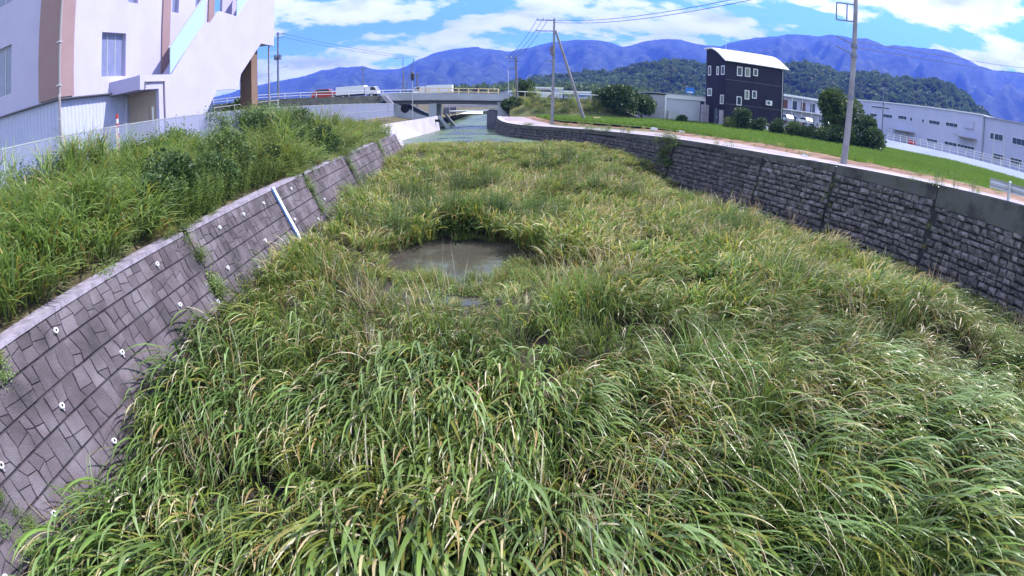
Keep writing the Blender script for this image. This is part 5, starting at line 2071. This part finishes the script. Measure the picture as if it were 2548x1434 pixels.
def rice(rnd):
    b = LB()
    for i in range(22):
        q = .1 * math.sqrt(rnd.random()); t = rnd.uniform(0, 6.28)
        b.blade((q * math.cos(t), q * math.sin(t), 0), rnd.uniform(0, 6.28), rnd.uniform(.38, .52), .016, rnd.uniform(0, .35), rnd.uniform(.2, .9), 3, rnd.choice(RICE))
    return b.mesh('rice', M['blade'])


rsrc = source_collection('src_rice', [rice(rb) for _ in range(4)])
pts = []
y = 10.0
while y < 71:
    x = paddy_x0(y) + .1
    st = .36 if y < 40 else .5
    while x < paddy_x1(y):
        az = math.degrees(math.atan2(x, y))
        if az < 56:
            pts.append((x + rb.gauss(0, .05), y + rb.gauss(0, .05), -2.1, 0, 0, rb.uniform(0, 6.28), rb.uniform(1.1, 1.6), rb.uniform(.85, 1.1), rb.randrange(4), min(1, max(0, .5 + .25 * nz(x, y, .12, 3) + rb.gauss(0, .08))), .25))
        x += st
    y += st
scatter('rice_plants', rsrc, pts, 'even bright green rice plants in the paddy beside the road', 'rice')


# ------------------------------------------------------------------ single trees and shrubs
def tree(name, label, loc, height, rad, cols, n=1500, ll=.26, trunk=.25, squash=1.0, group=None, lobes=9, seed=0, cat='tree', low=.15):
    rnd = random.Random(seed + 1000)
    o = empty(name, label, cat, group, loc)
    mb = MB()
    th = height * max(trunk, .08)
    mb.tube([(0, 0, -.2), (rad * .03, 0, th * .6), (rad * .05, rad * .02, height * .6)], [max(.05, rad * .07), max(.04, rad * .055), .03], 8)
    for k in range(5):
        a = rnd.uniform(0, 6.28)
        z = lerp(th * .6, height * .5, rnd.random())
        mb.tube([(rad * .04, 0, z), (math.cos(a) * rad * .5, math.sin(a) * rad * .5, z + height * .22)], [max(.03, rad * .03), .015], 6)
    M.setdefault('bark', mat('bark', (.08, .06, .045), (.13, .10, .08), 6, .9, .4, 20))
    mb.build('trunk', 'bark', o)
    b = LB()
    cen = []
    zc0 = height * (low + (1 - low) * .5)
    for k in range(lobes):
        a = rnd.uniform(0, 6.28); e = math.asin(rnd.uniform(-.75, 1))
        q = rnd.uniform(.35, .72)
        cen.append((Vector((math.cos(a) * math.cos(e) * rad * q, math.sin(a) * math.cos(e) * rad * q, zc0 + math.sin(e) * height * (1 - low) * .5 * q)), rnd.uniform(.36, .56)))
    cen.append((Vector((0, 0, zc0)), .6))
    for i in range(int(n * 3)):
        c, k = rnd.choice(cen)
        d = Vector((rnd.gauss(0, 1), rnd.gauss(0, 1), rnd.gauss(0, 1))).normalized()
        rr_ = rnd.uniform(.55, 1.05) ** .7
        p = c + Vector((d.x * rad * k * rr_, d.y * rad * k * rr_, d.z * height * (1 - low) * .5 * k * rr_ * squash))
        if p.z < .03:
            continue
        dd = (d + Vector((rnd.gauss(0, .6), rnd.gauss(0, .6), rnd.gauss(0, .6)))).normalized()
        kk = rnd.uniform(.7, 1.3)
        cc = rnd.choice(cols)
        b.leaf(p, dd, (rnd.gauss(0, 1), rnd.gauss(0, 1), rnd.gauss(0, 1)), ll * rnd.uniform(.7, 1.35), ll * .7, tuple(v * kk for v in cc))
    me = b.mesh('crown', M['leaf_t'])
    c = bpy.data.objects.new('crown', me)
    COL.objects.link(c)
    c.parent = o
    return o


M['leaf_t'] = leaf_mat('tree leaf', .5, .25, var=.0)
DG = [(.035, .065, .022), (.045, .08, .026), (.06, .10, .03)]
MG = [(.06, .11, .03), (.075, .125, .035), (.05, .09, .028)]
YG = [(.10, .14, .035), (.12, .15, .04), (.08, .12, .03)]


def polar(az, D, z):
    return (D * math.sin(R(az)), D * math.cos(R(az)), z)


tree('broad_tree', 'broad dark green tree left of the shutter garage', polar(10.3, 71.5, -2.2), 4.6, 3.5, DG, 2600, .34, .2, seed=1)
tree('broad_tree', 'smaller rounded tree between the broad tree and the garage', polar(12.7, 72, -2.2), 3.5, 1.9, MG, 1300, .28, .2, seed=2)
tree('broad_tree', 'narrow tree right behind the pole at the bridge end', polar(1.35, 73, -2.2), 5.2, 1.25, DG + MG, 1200, .26, .25, seed=3)
tree('shrub', 'dark shrub at the right bridge abutment', polar(-.15, 69.2, -2.3), 2.5, 1.5, DG + MG, 1000, .24, .1, seed=4, cat='shrub')
tree('broad_tree', 'tall bushy tree behind the leaning concrete pole', polar(32.6, 62, -2.2), 6.0, 2.5, DG + MG + YG, 2600, .28, .15, seed=5, low=.08)
tree('shrub', 'large rounded dark shrub right of the tall bushy tree', polar(35.7, 60, -2.2), 3.4, 2.2, DG + MG, 2000, .24, .1, seed=6, cat='shrub', low=.0)
tree('shrub', 'low hedge-like shrub at the foot of the tall bushy tree', polar(32.2, 59, -2.2), 2.1, 2.0, DG, 1400, .22, .1, seed=7, cat='shrub', low=.0)
tree('shrub', 'low shrub between the tall bushy tree and the rounded shrub', polar(34.2, 58.5, -2.2), 1.9, 1.5, DG + MG, 1000, .22, .1, seed=8, cat='shrub', low=.0)
tree('shrub', 'tallest shrub before the dark house wall', polar(22.9, 62.6, -2.2), 3.0, 1.35, MG + DG, 1300, .2, .1, seed=9, cat='shrub', low=.0)
tree('shrub', 'dark clipped shrub at the middle of the dark house wall', polar(24.5, 62.2, -2.2), 1.9, .95, DG, 900, .18, .1, seed=10, cat='shrub', low=.0)
tree('shrub', 'dark clipped shrub at the right corner of the dark house', polar(26.3, 61.8, -2.2), 2.0, .98, DG, 900, .18, .1, seed=11, cat='shrub', low=.0)
tree('shrub', 'light green shrub just right of the dark house', polar(28.0, 61.2, -2.2), 1.8, 1.0, YG + MG, 900, .2, .1, seed=12, cat='shrub', low=.0)
tree('shrub', 'light green shrub beside the tall bushy tree', polar(29.7, 60.8, -2.2), 1.9, 1.05, MG + YG, 900, .2, .1, seed=13, cat='shrub', low=.0)
tree('shrub', 'pale leafy shrub at the left corner of the dark house', polar(21.6, 61.8, -2.2), 1.7, .8, YG, 600, .18, .1, seed=14, cat='shrub', low=.0)
tree('shrub', 'small round shrub in front of the garage shutter', polar(16.7, 68, -2.2), 1.3, .7, MG, 500, .18, .1, seed=15, cat='shrub', low=.0)
tree('shrub', 'dark bush filling the opening below the stair', (-20.8, 40.5, -1.5), 3.0, 1.6, DG, 1200, .22, .1, seed=16, cat='shrub', low=.0)

for k, (x_, y_, h_, r_, lb, cl) in enumerate((
        (-8.05, 10.9, 1.25, .75, 'dark bushy weed clump on the coping just past the first wall joint', MG),
        (-8.6, 12.4, 1.55, 1.0, 'large dark green weed bush behind the coping left of the gauge', DG + MG),
        (-8.35, 14.3, 1.35, .85, 'bushy green weed clump at the coping beside the gauge top', MG),
        (-9.1, 16.3, 1.55, 1.0, 'rounded weed bush behind the top of the gauge', MG + YG),
        (-8.7, 18.6, 1.2, .85, 'leafy weed bush above the second wall joint', MG + YG),
        (-9.2, 22.2, 1.5, 1.1, 'broad leafy bush spilling over the far part of the block wall', DG + MG),
        (-8.9, 25.2, 1.35, .95, 'dark leafy bush at the wide gap in the block wall', DG + MG),
        (-10.8, 27.5, 1.9, 1.2, 'tall leafy bush against the mesh fence right of the stair', MG + YG),
        (-11.6, 24.3, 1.7, 1.0, 'leafy bush against the mesh fence below the stair column', MG))):
    tree('weed_bush', lb, (x_, y_, zg_l(x_, y_)), h_, r_, cl, 1300, .11, .1, seed=40 + k, cat='bush', group='bushes on the bank', low=.0, lobes=12)

# ------------------------------------------------------------------ wooded skyline
def far_tree(rnd, h, r_, n, ll, cols):
    b = LB()
    cen = [(Vector((rnd.gauss(0, r_ * .35), rnd.gauss(0, r_ * .35), h * rnd.uniform(.35, .8))), rnd.uniform(.45, .7)) for _ in range(6)]
    for i in range(n):
        c, k = rnd.choice(cen)
        d = Vector((rnd.gauss(0, 1), rnd.gauss(0, 1), rnd.gauss(0, .8))).normalized()
        p = c + d * r_ * k * rnd.uniform(.7, 1.05)
        kk = rnd.uniform(.7, 1.35)
        b.leaf(p, (d + Vector((rnd.gauss(0, .5), rnd.gauss(0, .5), rnd.gauss(0, .5)))), (rnd.gauss(0, 1), rnd.gauss(0, 1), rnd.gauss(0, 1)), ll * rnd.uniform(.7, 1.3), ll * .8, tuple(v * kk for v in rnd.choice(cols)))
    return b.mesh('far_tree', M['leafm'])


rf_ = random.Random(91)
fsrc = source_collection('src_far', [far_tree(rf_, 8, 3.4, 240, 1.4, DG + MG) for _ in range(5)] + [far_tree(rf_, 7, 3.2, 220, 1.3, MG + YG) for _ in range(2)])
HILL = [(-2, 1.2), (0, 1.6), (2.86, 2.21), (4.65, 2.33), (6.31, 2.67), (7.97, 2.9), (9.64, 2.81), (11.86, 3.67), (14.84, 4.39), (16.92, 4.42), (18.81, 4.33), (22.79, 4.62), (26.97, 5.15), (28.44, 5.48), (29.55, 5.58),
        (31.03, 5.41), (32.24, 5.02), (34.06, 5.19), (35.85, 5.45), (37.4, 5.6), (37.99, 5.3), (40.14, 5.6), (43.24, 5.93), (44.49, 5.57), (46.07, 4.9), (47.85, 3.87), (50, 2.6), (53, 1.0), (56, -.2)]
ha, he = [p[0] for p in HILL], [p[1] for p in HILL]
D0, D1 = 430.0, 720.0


def hill_z(az, t):
    e = interp(az, ha, he)
    zr_ = D1 * math.tan(R(max(e, -.1))) - 5.5
    p = t * t * (3 - 2 * t)
    D = lerp(D0, D1, t)
    z = -2.5 + (zr_ + 2.5) * p * (1 + .18 * nz(az * .35, t * 2.2, 1.0, 2.0) * (1 - t))
    return min(z, D * math.tan(R(max(e, -.1))) * (.9 + .1 * t) - 5)


mb = MB()
AZ = list(np.arange(-3, 58, .5)); TT = list(np.linspace(0, 1, 14)) + [1.15, 1.6]
for az in AZ:
    for t in TT:
        D = lerp(D0, D1, t)
        z = hill_z(az, t) if t <= 1 else hill_z(az, 1) - (t - 1) * 60
        mb.v.append(polar(az, D, z))
nT = len(TT)
for i in range(len(AZ) - 1):
    for j in range(nT - 1):
        a = i * nT + j
        mb.f.append((a, a + nT, a + nT + 1, a + 1))
M['forest_floor'] = mat('forest floor', (.02, .03, .012), (.035, .05, .02), .05)
tag(mb.build('wooded_hill_terrain', 'forest_floor', fix=False, smooth=True), kind='structure')
pts = []
for i in range(3600):
    az = rf_.uniform(-2, 55)
    t = rf_.random() ** .8
    D = lerp(D0, D1, t)
    x, y, z = polar(az, D, hill_z(az, t))
    s_ = rf_.uniform(.75, 1.25)
    pts.append((x, y, z - .5, 0, 0, rf_.uniform(0, 6.28), s_, s_ * rf_.uniform(.8, 1.15), rf_.choice((0, 1, 2, 3, 4, 0, 1, 2, 5, 6)), min(1, max(0, .5 + .5 * nz(az * .3, t * 3, 1, 7) + rf_.gauss(0, .15))), rf_.random() * .8))
scatter('hill_forest', fsrc, pts, 'dark green woodland covering the low hill before the mountains', 'forest')
TL = [(-60, 1.6), (-25, 1.75), (-18.6, 1.85), (-15, 1.7), (-9.18, 1.5), (-6.7, 1.7), (-5, 1.85), (-3.35, 2.05), (-1.3, 1.85), (.77, 2.2), (2.9, 2.15), (6.8, 2.4), (12, 2.0), (56, 2.0)]
pts = []
for i in range(620):
    az = rf_.uniform(-26, 14)
    D = rf_.uniform(300, 390)
    hh = (D * math.tan(R(interp(az, [p[0] for p in TL], [p[1] for p in TL]))) + 2.5) / 9.6 * rf_.uniform(.7, 1.0)
    if az < -8:
        hh *= interp(az, [-26, -14, -8], [.25, .55, 1])
    x, y, z = polar(az, D, -2.5)
    pts.append((x, y, z, 0, 0, rf_.uniform(0, 6.28), rf_.uniform(.8, 1.3), hh, rf_.choice((0, 1, 2, 3, 4, 5, 6)), rf_.random(), rf_.random()))
scatter('far_woods', fsrc, pts, 'band of far trees on the plain behind the bridge', 'forest')

# ------------------------------------------------------------------ blue mountains
RIDGE = [(-75, 2.2), (-60, 2.8), (-45, 3.4), (-35, 2.4), (-30, 1.9), (-25.28, 2.64), (-23.04, 2.9), (-20.61, 3.1), (-19.0, 3.59), (-16.99, 3.73), (-14.99, 3.73), (-13.0, 3.22), (-11.01, 3.34), (-9.42, 4.1), (-7.84, 4.79), (-5.86, 5.16), (-3.88, 5.34), (-1.9, 5.04), (-0.32, 4.88),
         (1.26, 5.23), (3.23, 5.76), (4.81, 6.04), (6.39, 6.21), (7.98, 6.23), (9.57, 6.05), (10.76, 5.62), (11.95, 6.01), (13.54, 6.51), (15.14, 6.74), (16.74, 6.73), (18.34, 6.37), (20.35, 6.41), (21.96, 7.05), (23.99, 7.57), (26.02, 7.98), (28.06, 8.41), (30.28, 8.43), (31.72, 8.8),
         (34.04, 8.74), (35.54, 8.87), (37.21, 8.47), (40.12, 8.78), (43.23, 8.92), (44.6, 8.79), (46.32, 8.32), (48.83, 7.89), (49.97, 8.13), (52.12, 8.34), (58, 8.0), (66, 6.5), (75, 5)]
ra, re_ = [p[0] for p in RIDGE], [p[1] for p in RIDGE]
MD0, MD1 = 2300.0, 4300.0
mb = MB()
AZ = list(np.arange(-74, 74.1, .3)); TT = list(np.linspace(0, 1, 44)) + [1.05, 1.12, 1.2]
for az in AZ:
    e = interp(az, ra, re_) + .10 * noise.noise(Vector((az * .9, 0, 0))) + .05 * noise.noise(Vector((az * 2.7, 3, 0)))
    zr_ = MD1 * math.tan(R(e))
    for t in TT:
        tt = min(t, 1)
        D = lerp(MD0, MD1, t)
        w1 = az * .19 + .35 * noise.noise(Vector((az * .1, t * 2, 1)))
        rid = 1 - abs(noise.noise(Vector((w1 * 1.2 + t * .8, t * 1.9, 4)))) * 2
        rid2 = 1 - abs(noise.noise(Vector((w1 * 3.1 - t * 1.5, t * 5.0, 8)))) * 2
        fine = noise.noise(Vector((az * 1.6, t * 12, 2)))
        prof = tt ** 1.15
        amp = math.sin(math.pi * min(1, tt)) ** .8
        z = zr_ * (prof + amp * (.26 * (rid - .45) + .12 * (rid2 - .45) + .022 * fine))
        z = min(z, D * math.tan(R(e)) * (.93 + .07 * tt) if tt < 1 else z)
        if t > 1:
            z = zr_ * (1 - (t - 1) * 3)
        mb.v.append(polar(az, D, max(z, -4) if tt > 0 else -6))
nT = len(TT)
for i in range(len(AZ) - 1):
    for j in range(nT - 1):
        a = i * nT + j
        mb.f.append((a, a + nT, a + nT + 1, a + 1))
M['mountain'] = mat('forested mountain', (.006, .012, .006), (.075, .088, .05), .02, .95, 0, detail=9, c3=(.022, .036, .018))
tag(mb.build('mountain_range', 'mountain', fix=False, smooth=True), kind='structure')

# ------------------------------------------------------------------ air
mb = MB()
mb.box(-5600, 5600, -200, 5600, -8, 760)
hz = mb.build('haze', 'white')
hz.data.materials.clear()
hm = bpy.data.materials.new('haze air')
hm.use_nodes = True
hm.node_tree.nodes.clear()
ho = hm.node_tree.nodes.new('ShaderNodeOutputMaterial')
hv = hm.node_tree.nodes.new('ShaderNodeVolumePrincipled')
hv.inputs['Color'].default_value = (.10, .21, 1.0, 1)
hv.inputs['Density'].default_value = .00023
hv.inputs['Anisotropy'].default_value = .0
hm.node_tree.links.new(hv.outputs[0], ho.inputs['Volume'])
hz.data.materials.append(hm)
tag(hz, 'thin blue haze in the air towards the mountains', 'haze', kind='stuff')
